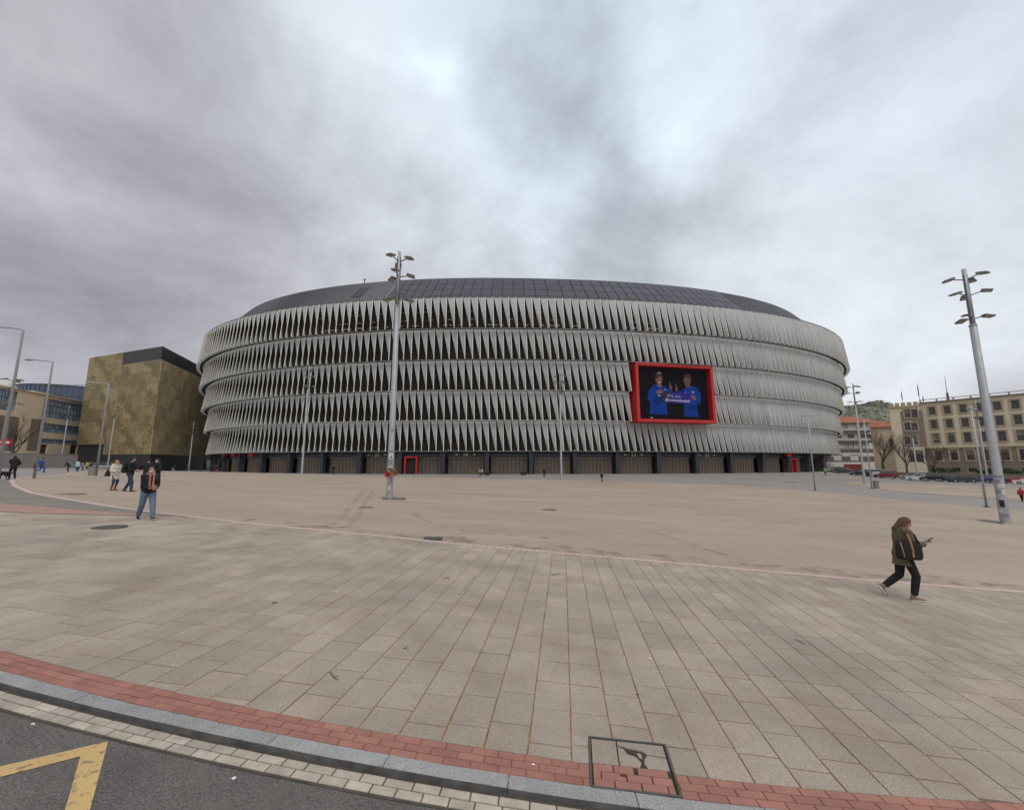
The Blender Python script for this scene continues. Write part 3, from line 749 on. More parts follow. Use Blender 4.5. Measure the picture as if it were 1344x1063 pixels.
p, t, n = ovc.frame(len_at_px(ovc, 1082)); MB().box((p.x, p.y, 1.9), (.5, .5, 4.4), math.atan2(t.y, t.x)).build('red_pillar', M_red, stad)
# little lamps under the lowest ring
for px in (402, 437, 452, 600, 614, 641, 703, 712, 721, 764):
    p, t, n = OV(-1.12 * 4 - LEAN + .3).frame(len_at_px(ovc, px)); MB().ball((p.x, p.y, 5.25), (.18, .18, .14), None, 6, 4).build('facade_lamp', M_railm, stad)
# roof
RI = dict(a=110.3, b=78.0, n=2.24); RO = (117.3, 87.6)
def roofpt(t, f):
    ct, st = math.cos(t), math.sin(t); a = RO[0] + (RI['a'] - RO[0]) * f; b = RO[1] + (RI['b'] - RO[1]) * f; n = 2.23
    X = a * math.copysign(abs(ct) ** (2 / n), ct); Y = b * math.copysign(abs(st) ** (2 / n), st)
    x, y = X * math.cos(SPH) - Y * math.sin(SPH), X * math.sin(SPH) + Y * math.cos(SPH)
    return Vector((x, y, 38.6 + (49.4 - 38.6) * f + 1.7 * (x / 120) ** 2))
def roof_t_at(px, f):
    best = None
    for i in range(1400):
        t = -math.pi + math.pi * i / 1400; q = roofpt(t, f)
        a = px_of(Vector((q.x + SC.x, q.y + SC.y)), q.z)
        if best is None or abs(a[0] - px) < best[0]: best = (abs(a[0] - px), t)
    return best[1]
def roof_band(t0, t1, n, m, name, f0=0, f1=1, inner=True):
    mb = MB()
    for k in range(n + 1):
        t = t0 + (t1 - t0) * k / n
        for f in (f0, f1): mb.v.append(tuple(roofpt(t, f)))
        q = roofpt(t, 1.0); mb.v.append((q.x * .72, q.y * .66, q.z - 1.5)); mb.v.append((q.x * .72, q.y * .66, q.z - 5))
    for k in range(n):
        a = 4 * k
        for j in range(3): mb.f.append((a + j, a + 4 + j, a + 5 + j, a + 1 + j)); mb.m.append(0)
    return mb.build(name, m, stad)
tA, tB = roof_t_at(512, .5), roof_t_at(962, .5)
M_seam = mat('roof_seam_dark', (.075, .08, .09), .5, metal=.3)
roof_band(-math.pi, tA, 60, M_roofseam, 'zinc_roof'); roof_band(tA, tB, 80, M_solarfr, 'solar_roof'); roof_band(tB, math.pi, 160, M_roofdark, 'membrane_roof')
for k in range(95):
    t = -math.pi + .55 + (tA + math.pi - .55) * k / 95; a, b = roofpt(t, 0.02), roofpt(t, .99); MB().tube([a + Vector((0, 0, .07)), b + Vector((0, 0, .07))], .13, 4).build('roof_seam', M_seam, stad)
NC, NR = 37, 4
for i in range(NC):
    for j in range(NR):
        e = .035; e2 = .018
        ta = tA + (tB - tA) * (i + e) / NC; tb = tA + (tB - tA) * (i + 1 - e) / NC; fa, fb = .04 + .95 * (j + e2) / NR, .04 + .95 * (j + 1 - e2) / NR
        q = [roofpt(ta, fa), roofpt(tb, fa), roofpt(tb, fb), roofpt(ta, fb)]; n = (q[1] - q[0]).cross(q[3] - q[0]).normalized()
        m_ = MB().add([p + n * .02 for p in q] + [p + n * .16 for p in q], [(4, 5, 6, 7), (0, 1, 5, 4), (1, 2, 6, 5), (2, 3, 7, 6), (3, 0, 4, 7)]); m_.build('solar_panel', M_solar, stad)
th = roof_t_at(472, .55); q = roofpt(th, .55); q2 = roofpt(th, .85); ang = math.atan2((roofpt(th + .01, .55) - q).y, (roofpt(th + .01, .55) - q).x)
m_ = MB(); hq = [roofpt(th - .012, .4), roofpt(th + .012, .4), roofpt(th + .012, .75), roofpt(th - .012, .75)]; up = Vector((0, 0, .35))
m_.add([p for p in hq] + [p + up for p in hq], [(4, 5, 6, 7), (0, 1, 5, 4), (1, 2, 6, 5), (2, 3, 7, 6), (3, 0, 4, 7)]); m_.build('roof_hatch', M_roofdark, stad)
q = roofpt(roof_t_at(478, 1), 1); m_ = MB(); m_.tube([q, q + Vector((0, 0, 1.1))], .12, 6); m_.box(q + Vector((0, 0, 1.0)), (.5, .3, .25)); m_.build('roof_camera', M_galvd, stad)
q = roofpt(roof_t_at(323, .3), .3); m_ = MB(); m_.tube([q, q + Vector((0, 0, 7))], [.09, .04], 6); m_.build('antenna', M_galv, stad)
# video screen
scr = obj('video_screen', None, stad, (qa.x, qa.y, zb), math.atan2(sd.y, sd.x)); scr.empty_display_size = .5
SH = zt - zb; TH_ = .68; DEP = 3.4
m_ = MB()     # local: x right, y inward, z up
for c, d in (((TH_ / 2, DEP / 2, SH / 2), (TH_, DEP, SH)), ((SWID - TH_ / 2, DEP / 2, SH / 2), (TH_, DEP, SH))): m_.box(c, d)
m_.box((SWID / 2, DEP / 2, SH - TH_ / 2), (SWID - 2 * TH_, DEP - .01, TH_)); m_.box((SWID / 2, DEP / 2, TH_ / 2), (SWID - 2 * TH_, DEP - .01, TH_))
m_.build('screen_frame', M_red, scr)
E_blk = emit('screen_black', (.0055, .005, .007), 1.0)
SY = 1.45; PW, PH = SWID - 2 * TH_, SH - 2 * TH_
m_ = MB(); m_.box((SWID / 2, SY + .3, SH / 2), (PW, .6, PH)); m_.build('display', E_blk, scr)
E_blu = emit('screen_blue', (.006, .026, .145), 1.0); E_blud = emit('screen_deep_blue', (.004, .018, .09), 1.0); E_skin = emit('screen_skin', (.13, .062, .045), 1.0); E_skin2 = emit('screen_skin_soft', (.08, .045, .04), 1.0)
E_hair = emit('screen_hair', (.035, .02, .014), 1.0); E_ban = emit('screen_banner', (.022, .018, .13), 1.0); E_band = emit('screen_banner_dark', (.02, .017, .05), 1.0); E_wht = emit('screen_white', (.34, .30, .38), 1.0); E_gry = emit('screen_grey', (.22, .20, .22), 1.0); E_ink = emit('screen_ink', (.006, .006, .008), 1.0)
def SXY(u, v): return (TH_ + PW * u, TH_ + PH * (1 - v))        # u right, v down, 0..1 on the picture
LAY = [0]
def pic(name, m, polys):
    LAY[0] += 1; y0 = SY - .012 * LAY[0]; mb = MB()
    for pl in polys:
        n = len(pl); vs = [(SXY(*p)[0], y0, SXY(*p)[1]) for p in pl]; vb = [(a, SY - .001, c) for a, b, c in vs]
        s_ = sum(vs[i][0] * vs[(i + 1) % n][2] - vs[(i + 1) % n][0] * vs[i][2] for i in range(n))
        if s_ < 0: vs = vs[::-1]; vb = vb[::-1]
        mb.add(vs, [tuple(range(n))])
    return mb.build(name, m, scr)
def ell(cx_, cy_, rx, ry, n=18, a0=0, a1=360): return [(cx_ + rx * math.cos(R(a0 + (a1 - a0) * i / n)), cy_ + ry * math.sin(R(a0 + (a1 - a0) * i / n))) for i in range(n + (0 if a1 - a0 == 360 else 1))]
# two players printed on the screen (flat picture)
pic('player_picture', E_blu, [[(.245, .34), (.30, .325), (.37, .345), (.43, .38), (.46, .42), (.52, .46), (.52, .53), (.43, .50), (.40, .60), (.415, .90), (.17, .90), (.185, .68), (.145, .60), (.175, .45)],
                              [(.66, .40), (.73, .35), (.80, .335), (.86, .37), (.895, .46), (.895, .62), (.87, .68), (.83, .66), (.85, .93), (.645, .92), (.66, .68), (.60, .50)]])
pic('shirt_shading', E_blud, [[(.27, .52), (.33, .50), (.36, .62), (.30, .72), (.22, .70)], [(.56, .46), (.63, .41), (.67, .44), (.66, .52), (.60, .52)], [(.69, .72), (.80, .70), (.82, .78), (.70, .80)]])
pic('trouser_picture', E_ink, [[(.165, .90), (.415, .90), (.42, 1.0), (.16, 1.0)], [(.64, .92), (.855, .93), (.86, 1.0), (.64, 1.0)]])
pic('face_picture', E_skin, [ell(.318, .225, .046, .105), [(.295, .29), (.345, .30), (.355, .365), (.325, .385), (.29, .345)]])
pic('blurred_face_picture', E_skin2, [ell(.715, .225, .05, .115), [(.685, .29), (.75, .29), (.76, .36), (.685, .36)]])
pic('hair_picture', E_hair, [ell(.318, .175, .053, .085, 12, 180, 360) + [(.37, .19), (.325, .165), (.275, .24), (.262, .30)], ell(.725, .165, .058, .07, 12, 180, 360) + [(.783, .22), (.74, .17)]])
pic('headband', emit('screen_hairband', (.12, .095, .07), 1.0), [ell(.326, .105, .03, .022)])
pic('eye_picture', E_hair, [ell(.303, .205, .008, .008, 8), ell(.338, .208, .008, .008, 8), [(.31, .235), (.322, .265), (.308, .265)]])
pic('smile', E_wht, [ell(.322, .288, .016, .009, 10)])
pic('thumb_picture', E_skin2, [[(.455, .33), (.465, .27), (.475, .27), (.478, .33), (.495, .36), (.495, .42), (.47, .43), (.45, .39)], [(.535, .385), (.545, .35), (.54, .30), (.552, .29), (.56, .345), (.575, .38), (.57, .43), (.54, .45)]])
pic('banner_picture', E_ban, [[(.345, .455), (.765, .475), (.76, .69), (.335, .675)]])
pic('banner_shade', E_band, [[(.345, .455), (.50, .462), (.485, .68), (.335, .675)]])
pic('hand_picture', E_skin, [[(.275, .45), (.32, .43), (.365, .45), (.36, .49), (.31, .51), (.275, .51)], [(.755, .52), (.79, .51), (.82, .55), (.815, .61), (.79, .60), (.755, .56)]])
pic('sponsor_mark', E_gry, [[(.385, .41), (.41, .425), (.385, .44)], [(.665, .455), (.69, .455), (.68, .475)], [(.29, .53), (.325, .535), (.32, .56), (.29, .555)], [(.175, .955), (.205, .95), (.20, .975), (.18, .975)]])
pic('club_badge', E_gry, [[(.765, .435), (.80, .435), (.797, .465), (.782, .485), (.768, .465)]])
pic('badge_stripe', mat('badge_red', (.2, .01, .02), .5), [[(.773, .44), (.779, .44), (.779, .475), (.773, .468)], [(.786, .44), (.792, .44), (.791, .468), (.786, .475)]])
LAY[0] += 1
cxx, czz = SXY(.50, .545); text_obj('banner_writing', 'We are', 1.15, E_gry, scr, (cxx, SY - .26, czz), (.9995, 0, -.03), (.03, 0, .9995), .004, .35)
cxx, czz = SXY(.555, .625); text_obj('banner_writing', '@womensfootball', .86, E_wht, scr, (cxx, SY - .26, czz), (.9993, 0, -.036), (.036, 0, .9993), .004, .1, bold=.008)

# ------------------------------------------------------------------ buildings
M_beige = mat('beige_render', (.68, .60, .45), .85, .06, .2, dirt=((.38, .32, .23), .25, .5, .85, .5))
M_beige2 = mat('cream_cladding', (.76, .63, .46), .8, .05, .2)
M_stone = mat('brown_stone', (.24, .195, .155), .9, .14, 1.2, dirt=((.15, .125, .10), .7, .5, .8, .5))
M_trim = mat('ochre_trim', (.42, .345, .23), .85, .08, .6)
M_glass = mat('window_glass', (.030, .033, .038), .12, .1, .5, spec=.6)
M_blind = mat('window_blind', (.30, .27, .22), .8, .1, 1)
M_frame = mat('window_frame', (.16, .15, .14), .6)
M_bluegl = mat('blue_curtain_glass', (.30, .37, .46), .18, .2, .25, spec=.6, objvar=.35)
M_mull = mat('mullion', (.11, .125, .15), .5)
M_gold = [mat('gold_mesh_%d' % i, c, .62, .08, .6, metal=.15, fine=.10, fscale=3.0, objvar=.05) for i, c in enumerate([(.285, .225, .115), (.225, .175, .09), (.185, .143, .076), (.315, .255, .14)])]
M_goldl = [mat('pale_gold_mesh_%d' % i, c, .62, .08, .6, metal=.1, fine=.10, fscale=3.0, objvar=.05) for i, c in enumerate([(.44, .37, .23), (.37, .30, .175), (.30, .24, .13)])]
M_blackclad = mat('black_cladding', (.028, .029, .033), .5, .15, .4)
M_conc = mat('concrete_wall', (.30, .28, .26), .9, .08, .3, fine=.05, fscale=8, stretch=(1, 1, .25), dirt=((.21, .19, .175), .7, .5, .75, .6))
M_tile = mat('red_roof_tile', (.34, .125, .07), .85, .15, 1.5)
M_white = mat('pale_render', (.52, .50, .46), .85, .06, .4)
M_band = mat('dark_band', (.125, .11, .105), .85, .1, .6)
M_door = mat('brown_door', (.10, .055, .035), .6, .1, 1)
M_rust = mat('red_hoarding', (.25, .05, .035), .7, .1, .6)
def wall_mesh(holes, u0, u1, z0, z1, reveal=.28):
    """wall sheet in local (u, depth, z) with real openings"""
    us = sorted({round(v, 3) for v in [u0, u1] + [h[0] for h in holes] + [h[1] for h in holes] if u0 <= v <= u1}); zs = sorted({round(v, 3) for v in [z0, z1] + [h[2] for h in holes] + [h[3] for h in holes] if z0 <= v <= z1})
    mb = MB()
    for i in range(len(us) - 1):
        for j in range(len(zs) - 1):
            cu, cz = (us[i] + us[i + 1]) / 2, (zs[j] + zs[j + 1]) / 2
            if any(h[0] < cu < h[1] and h[2] < cz < h[3] for h in holes): continue
            mb.add([(us[i], 0, zs[j]), (us[i + 1], 0, zs[j]), (us[i + 1], 0, zs[j + 1]), (us[i], 0, zs[j + 1])], [(0, 1, 2, 3)])
    for a, b, c, d in holes:
        for q in ([(a, 0, c), (b, 0, c), (b, reveal, c), (a, reveal, c)], [(a, 0, d), (a, reveal, d), (b, reveal, d), (b, 0, d)], [(a, 0, c), (a, reveal, c), (a, reveal, d), (a, 0, d)], [(b, 0, c), (b, 0, d), (b, reveal, d), (b, reveal, c)]): mb.add(q, [(0, 1, 2, 3)])
    return mb
def win(parent, a, b, c, d, y=.2, trim=None, tw=.3, bars=(1, 1), glass=None, frame=None):
    """window: frame with bars, pane behind, optional surround proud of the wall"""
    w = obj('window', None, parent, ((a + b) / 2, 0, c)); w.empty_display_size = .2; W_, H_ = b - a, d - c
    mb = MB(); f = .09
    mb.box((-W_ / 2 + f / 2, y, H_ / 2), (f, .08, H_)); mb.box((W_ / 2 - f / 2, y, H_ / 2), (f, .08, H_)); mb.box((0, y, f / 2), (W_ - 2 * f, .08, f)); mb.box((0, y, H_ - f / 2), (W_ - 2 * f, .08, f))
    for k in range(bars[0]): mb.box((-W_ / 2 + W_ * (k + 1) / (bars[0] + 1), y, H_ / 2), (.06, .06, H_ - 2 * f))
    for k in range(bars[1]): mb.box((0, y + .002, H_ * (k + 1) / (bars[1] + 1)), (W_ - 2 * f, .055, .06))
    mb.build('frame', frame or M_frame, w)
    MB().add([(-W_ / 2, y + .05, 0), (W_ / 2, y + .05, 0), (W_ / 2, y + .05, H_), (-W_ / 2, y + .05, H_)], [(0, 1, 2, 3)]).build('pane', glass or M_glass, w)
    if frame is None and H_ > 1.5 and random.random() < .4: f_ = random.choice((.25, .45, .7)); MB().box((0, y + .035, H_ * (1 - f_ / 2)), (W_ - .2, .02, H_ * f_)).build('blind', M_blind, w)
    if trim:
        mb = MB(); p = -.05
        mb.box((-W_ / 2 - tw / 2, p, H_ / 2), (tw, .12, H_ + 2 * tw)); mb.box((W_ / 2 + tw / 2, p, H_ / 2), (tw, .12, H_ + 2 * tw)); mb.box((0, p - .002, H_ + tw / 2), (W_, .12, tw)); mb.box((0, p - .02, -tw / 2), (W_, .18, tw)); mb.build('surround', trim, w)
def eye_pt(px, y): return Vector(((px - CXP) / FPX * y * CP, y))
def facing(A, B): return math.atan2(B.y - A.y, B.x - A.x)
# --- long beige building at the right
A, B = eye_pt(1217, 106), eye_pt(1344, 92.5); B = A + (B - A) * 1.0
ld = thing('apartment_building', 'long beige building with ochre trimmed windows over a brown stone base', 'building', (A.x, A.y, 0), facing(A, B))
def OP(px, py): return on_plane(px, py, A, B)
cols_ = [OP(p, 560)[0] for p in (1226.4, 1246.6, 1268, 1289.8, 1313.8, 1337.8)]; step = (cols_[-1] - cols_[0]) / 5
cols_ = [cols_[0] + step * k for k in range(12)]
zr = [OP(1268, y)[1] for y in (535.8, 554.4, 573.9, 597.2)]; ztop = OP(1268, 524.5)[1]; zbase = OP(1268, 587)[1]; LEN = cols_[-1] + 2.2
hw = .62
holes = []
for ci, c in enumerate(cols_):
    for ri, z in enumerate(zr):
        hh = (1.0, 1.1, 1.18, 1.25)[ri]; holes.append((c - hw, c + hw, z - hh, z + hh))
    holes.append((c - .7, c + .7, zr[3] - 4.1, zr[3] - 3.1))
wall_mesh([h for h in holes if h[2] > zbase - .2], -.1, LEN, zbase, ztop).build('wall', M_beige, ld)
wall_mesh([h for h in holes if h[3] < zbase + .2], -.1, LEN, -2, zbase - .003).build('stone_base', M_stone, ld)
for h in holes:
    up = h[3] - h[2] > 1.5
    win(ld, *h, trim=M_trim if up else None, tw=.34, bars=(1, 1) if up else (2, 0))
mb = MB(); mb.box((LEN / 2, -.1, zbase + .02), (LEN, .3, .35)); mb.build('string_course', M_trim, ld)
mb = MB(); mb.box((LEN / 2, -.18, ztop + .15), (LEN, .55, .3)); mb.build('cornice', M_stone, ld)
mb = MB(); mb.box((LEN / 2, .3, ztop + .95), (LEN, .25, .16))
for k in range(int(LEN / 3) + 1): mb.box((k * 3 + .3, .3, ztop + .58), (.3, .28, .57))
mb.build('parapet_balustrade', M_trim, ld)
mb = MB(); mb.box((LEN / 2, 6.4, (ztop - 2) / 2), (LEN - .1, 12.0, ztop + 1.8)); mb.build('building_body', M_beige, ld)
# --- tower end
TA, TB = eye_pt(1176, 109.5), eye_pt(1216, 105.5); tl = (TB - TA).length
tw_ = thing('tower_block', 'square stone faced tower with crenellated top at the end of the beige building', 'building', (TA.x, TA.y, 0), facing(TA, TB))
def OT(px, py): return on_plane(px, py, TA, TB)
ttop = OT(1196, 533.5)[1]; holes = []
for y in (542.8, 559.5, 577.8):
    for p in (1191, 1200.4): u, z = OT(p, y); holes.append((u - .55, u + .55, z - 1.05, z + 1.05))
ua, _ = OT(1194, 600); ub, z0_ = OT(1214.5, 606.5); z1_ = OT(1205, 591)[1]; big = (ua, min(ub, tl - .4), z0_, z1_)
wall_mesh(holes + [big], 0, tl, -2, ttop).build('wall', M_beige, tw_)
for h in holes: win(tw_, *h, trim=M_trim, tw=.25)
win(tw_, *big, bars=(4, 1))
uu = [OT(p, 560)[0] for p in (1184, 1213)]
zlo, zhi = OT(1196, 586)[1], OT(1196, 539)[1]
sm = wall_mesh([(h[0] - .27, h[1] + .27, h[2] - .27, h[3] + .27) for h in holes], uu[0], uu[1], zlo, zhi, .05); sm.v = [(a, b - .06, c) for a, b, c in sm.v]; sm.build('stone_facing', M_stone, tw_)
mb = MB(); mb.box((tl / 2, -.12, ttop + .1), (tl + .3, .5, .4)); mb.build('cornice', M_trim, tw_)
for k in range(5): MB().box((.5 + k * (tl - 1) / 4, .2, ttop + .75), (.9, .5, .9)).build('merlon', M_trim, tw_)
mb = MB(); mb.box((tl / 2, 5.4, (ttop - 2) / 2), (tl - .06, 10.0, ttop + 1.9)); mb.build('tower_body', M_beige, tw_)
for px, h in ((1185, 5.0), (1208, 6.5), (1213, 3.0)):
    u = OT(px, 530)[0]; m_ = MB(); m_.tube([(u, 3, ttop), (u, 3, ttop + h)], [.06, .04], 5); m_.box((u, 3, ttop + h * .65), (.22, .22, h * .4)); m_.build('roof_mast', M_galvd, tw_)
u = OP(1240, 525)[0]; m_ = MB(); m_.tube([(u, 3, ztop), (u, 3, ztop + 7)], [.10, .03], 5); m_.tube([(u, 3, ztop), (u, 3, ztop + 2.6)], [.35, .2], 5); m_.build('roof_mast', M_galvd, ld)
# --- low annex between tower and striped block
A, B = eye_pt(1148, 124), eye_pt(1182, 120)
an = thing('annex_building', 'low plain beige annex with tiled eaves left of the tower', 'building', (A.x, A.y, 0), facing(A, B)); l = (B - A).length
def OA(px, py): return on_plane(px, py, A, B)
za = OA(1168, 560)[1]; u, z = OA(1173, 581); h = (u - .9, u + .9, z - 1, z + 1.2)
wall_mesh([h], 0, l, -2, za).build('wall', M_beige2, an); win(an, *h); MB().box((l / 2, 4, (za - 2) / 2), (l - .1, 7.4, za + 1.8)).build('building_body', M_beige, an)
mb = MB(); mb.add([(-.4, -.6, za), (l + .4, -.6, za), (l + .4, 4, za + 1.7), (-.4, 4, za + 1.7), (-.4, -.6, za - .15), (l + .4, -.6, za - .15), (l + .4, 8.2, za), (-.4, 8.2, za)], [(0, 1, 2, 3), (4, 5, 1, 0), (3, 2, 6, 7), (4, 0, 3), (1, 5, 2)]); mb.build('roof', M_tile, an)
# --- striped block with red roof
A, B = eye_pt(1082, 152), eye_pt(1160, 150)
sb = thing('striped_apartment_block', 'apartment block banded in white and dark grey under a red tiled roof', 'building', (A.x, A.y, 0), facing(A, B)); l = (B - A).length
def OS(px, py): return on_plane(px, py, A, B)
ze = OS(1120, 555)[1]; holes = []
for y, pxs_, hw_, hh_ in ((559, (1095, 1107, 1127, 1150), 1.1, .85), (572.5, (1096, 1109, 1126, 1152), 1.2, .9), (585, (1097, 1110, 1117, 1128, 1135), .9, .95), (600.5, (1100, 1122), 1.5, 1.1)):
    for p in pxs_: u, z = OS(p, y); holes.append((u - hw_, u + hw_, z - hh_, z + hh_))
wall_mesh(holes, 0, l, -3, ze).build('wall', M_white, sb)
for h in holes: win(sb, *h, bars=(1, 0))
for y0, y1 in ((564.8, 567), (570, 575), (578, 580.5), (589, 594), (598.8, 606)):
    za_, zb_ = OS(1120, y1)[1], OS(1120, y0)[1]
    m_ = wall_mesh([(h[0] - .02, h[1] + .02, h[2] - .02, h[3] + .02) for h in holes], -.05, l + .05, za_, zb_, .03); m_.v = [(a, b - .05, c) for a, b, c in m_.v]; m_.build('dark_band', M_band, sb)
for y in (567.2, 580.8):
    z = OS(1120, y)[1]; MB().box((l * .45, -.6, z), (l * .7, 1.1, .18)).build('balcony', M_band, sb)
MB().box((l / 2, 6.2, (ze - 3) / 2), (l - .1, 12.0, ze + 2.9)).build('building_body', M_white, sb)
mb = MB(); mb.add([(-1, -1.2, ze), (l + 1, -1.2, ze), (l + 1, 13, ze), (-1, 13, ze), (l * .25, 6, ze + 3.0), (l * .8, 6, ze + 3.0)], [(0, 1, 5, 4), (1, 2, 5), (2, 3, 4, 5), (3, 0, 4), (3, 2, 1, 0)]); mb.build('roof', M_tile, sb)
MB().box((l / 2, -.6, ze - .12), (l + 2, 1.2, .2)).build('eaves', M_band, sb)
# --- walls, hedges in front of them
def low_wall(name, label, px0, d0, px1, d1, h, th, m, extra=None, zoff=-.6, cat='wall'):
    A, B = eye_pt(px0, d0), eye_pt(px1, d1); l = (B - A).length; z0 = min(zf(A.x, A.y), zf(B.x, B.y))
    t = thing(name, label, cat, (A.x, A.y, z0 + zoff), facing(A, B)); mb = MB(); mb.box((l / 2, th / 2, (h - zoff) / 2), (l, th, h - zoff)); mb.build('wall_body', m, t)
    mb = MB(); mb.box((l / 2, th / 2, h - zoff + .06), (l + .1, th + .12, .12)); mb.build('coping', extra or m, t); return t
low_wall('street_wall', 'long low brown stone wall along the pavement behind the parked cars', 1146, 106, 1400, 77, 1.5, .4, M_stone, M_stone)
low_wall('red_hoarding', 'low dull red hoarding in front of the striped block', 1107, 118, 1131, 116, 2.0, .15, M_rust, M_rust, cat='hoarding')
M_leaf = mat('hedge_leaf', (.055, .075, .028), .8, .35, 2.5, objvar=.1); M_leafy = mat('bright_leaf', (.13, .14, .03), .8, .3, 2.5)
def leaf_mass(mb, c, r, n, s):
    for _ in range(n):
        d = Vector(rng.normal(size=3)); d = d.normalized() * (random.random() ** .4); p = Vector((c[0] + d.x * r[0], c[1] + d.y * r[1], c[2] + d.z * r[2]))
        a = Vector(rng.normal(size=3)).normalized() * s; b = Vector(rng.normal(size=3)).normalized() * s; mb.add([p - a, p + b, p + a, p - b], [(0, 1, 2, 3)])
def hedge(label, px0, d0, px1, d1, h, m, z=0):
    A, B = eye_pt(px0, d0), eye_pt(px1, d1); t = thing('hedge', label, 'hedge', (A.x, A.y, zf(A.x, A.y) + z), facing(A, B)); l = (B - A).length; mb = MB()
    for k in range(int(l / .8)): leaf_mass(mb, (k * .8, 0, h / 2), (.8, .6, h * random.uniform(.45, .65)), 70, .14)
    mb.build('foliage', m, t)
    mb = MB()
    for k in range(max(2, int(l / 1.5))): mb.tube([(k * 1.5 + .3, 0, -.4), (k * 1.5 + .35, 0, h * .6)], .05, 5)
    stuff(mb.build('stems', mat('twig_bark', (.09, .07, .055), .9), t))
hedge('dark green clipped hedge between stadium edge and striped block', 1080, 126, 1095, 124, 2.6, M_leaf)
hedge('yellow green low hedge left of the red hoarding', 1096, 124, 1107, 122, 1.5, M_leafy)
hedge('dark hedge over the street wall in front of the beige building', 1222, 98, 1262, 93, 1.5, M_leaf, 1.1)
A, B = eye_pt(1287, 91.5), eye_pt(1345, 85); l = (B - A).length
mb = MB(); ang = facing(A, B)
for k in range(900):
    u = random.random() * l; q = A + (B - A).normalized() * u; p = Vector((q.x, q.y + random.uniform(0, 1.5), zf(q.x, q.y) + 1.2 + random.random() * .9)); a = Vector(rng.normal(size=3)).normalized() * .14; mb.add([p - a, p + Vector((0, 0, .35)), p + a], [(0, 1, 2)])
g = mb.build('grass_bank', mat('grass', (.075, .11, .03), .9, .3, 2)); g['kind'] = 'stuff'
# --- hill
mb = MB(); NX, NY = 40, 10
def hill_z(px, f): return None
hl = [(1040, 588), (1085, 577), (1110, 578), (1130, 575), (1150, 571), (1162, 568), (1175, 572), (1200, 584), (1260, 600), (1344, 606)]
hl = [(a, b - 43) for a, b in hl]
for i in range(NX + 1):
    px = 1030 + 330 * i / NX; ty = interp([q[0] for q in hl], [q[1] for q in hl], px)
    for j in range(NY + 1):
        f = j / NY; d = 300 + 330 * f; q = eye_pt(px, d); zt_ = top_z(630, ty) * (f ** .8) + (1 - f) * -2; mb.v.append((q.x, q.y, zt_ + 4 * math.sin(px * .11 + j) * f * (1 - f)))
for i in range(NX):
    for j in range(NY):
        a = i * (NY + 1) + j; mb.f.append((a, a + NY + 1, a + NY + 2, a + 1)); mb.m.append(0)
structure('hill', mb, mat('hill_ground', (.165, .17, .115), .95, .3, .02, dirt=((.135, .14, .10), .015, .45, .6, .8)), True)
mb = MB()
for _ in range(1000):
    i = random.uniform(0, 1); px = 1030 + 330 * i; f = random.random() ** .6; d = 300 + 330 * f; ty = interp([q[0] for q in hl], [q[1] for q in hl], px); q = eye_pt(px, d); z = top_z(630, ty) * (f ** .8) + (1 - f) * -2; s = random.uniform(1.3, 3.4)
    leaf_mass(mb, (q.x, q.y, z + s * .5), (s, s, s * .7), 16, .75)
w_ = mb.build('hillside_trees', mat('hill_foliage', (.165, .165, .13), .95, .35, .05)); w_['kind'] = 'stuff'

# --- left: concrete wall, cream office block, glass drum, gold hall
low_wall('concrete_retaining_wall', 'long bare grey concrete wall below the cream office building', -60, 80, 101.5, 104, 3.25, .4, M_conc, M_conc, -.6)
A, B = eye_pt(-20, 106), eye_pt(109, 140); L_ = (B - A).length
ob = thing('office_building', 'cream office building with bands of blue grey glazing behind the concrete wall', 'building', (A.x, A.y, 0), facing(A, B))
def OB(px, py): return on_plane(px, py, A, B)
# rows in metres from the wall plane
zt1, zr_ = OB(60, 519.5)[1], OB(0, 506.5)[1]
g1 = (OB(57.5, 530)[0], L_ - .3, OB(80, 550.5)[1], OB(80, 526.5)[1]); g2 = (OB(55, 560)[0], L_ - .3, OB(80, 569)[1], OB(80, 557.5)[1]); g3 = (OB(54, 575)[0], L_ - .3, OB(80, 583)[1], OB(80, 577)[1])
g0 = (.2, OB(23.5, 520)[0], OB(12, 539)[1], OB(12, 512)[1])
d1 = (OB(51, 590)[0], OB(62, 590)[0], 1.0, OB(57, 583)[1]); d2 = (OB(92, 590)[0], OB(101, 590)[0], 1.0, OB(97, 584)[1])
d3 = (.2, OB(22, 570)[0], OB(12, 592)[1], OB(12, 546)[1]); d4 = (OB(38, 570)[0], OB(51.5, 570)[0], OB(45, 592)[1], OB(45, 549.5)[1])
allh = [g0, g1, g2, g3, d1, d2, d3, d4]
wall_mesh(allh, 0, L_, 0, zr_, .5).build('wall', M_beige2, ob)
MB().box((L_ / 2, 8.2, zr_ / 2), (L_ - .1, 15.4, zr_ - .2)).build('building_body', M_beige2, ob)
MB().box((L_ / 2, -.1, zr_ + .1), (L_ + .3, .5, .25)).build('roof_edge', M_beige2, ob)
def curtain(parent, h, nx, nz, m):
    a, b, c, d = h
    t = obj('glazed_band', None, parent, (a, .3, c)); t.empty_display_size = .2; W_, H_ = b - a, d - c; mb = MB()
    for k in range(nx + 1): mb.box((W_ * k / nx, 0, H_ / 2), (.09, .14, H_))
    for k in range(nz + 1): mb.box((W_ / 2, .003, H_ * k / nz), (W_, .12, .09))
    mb.build('mullion', M_mull, t)
    for i in range(nx):
        for j in range(nz): MB().box((W_ * (i + .5) / nx, .06, H_ * (j + .5) / nz), (W_ / nx - .1, .03, H_ / nz - .1)).build('pane', m, t)
curtain(ob, g0, 7, 3, M_bluegl); curtain(ob, g1, 14, 3, M_bluegl); curtain(ob, g2, 14, 2, M_bluegl); curtain(ob, g3, 14, 1, M_bluegl)
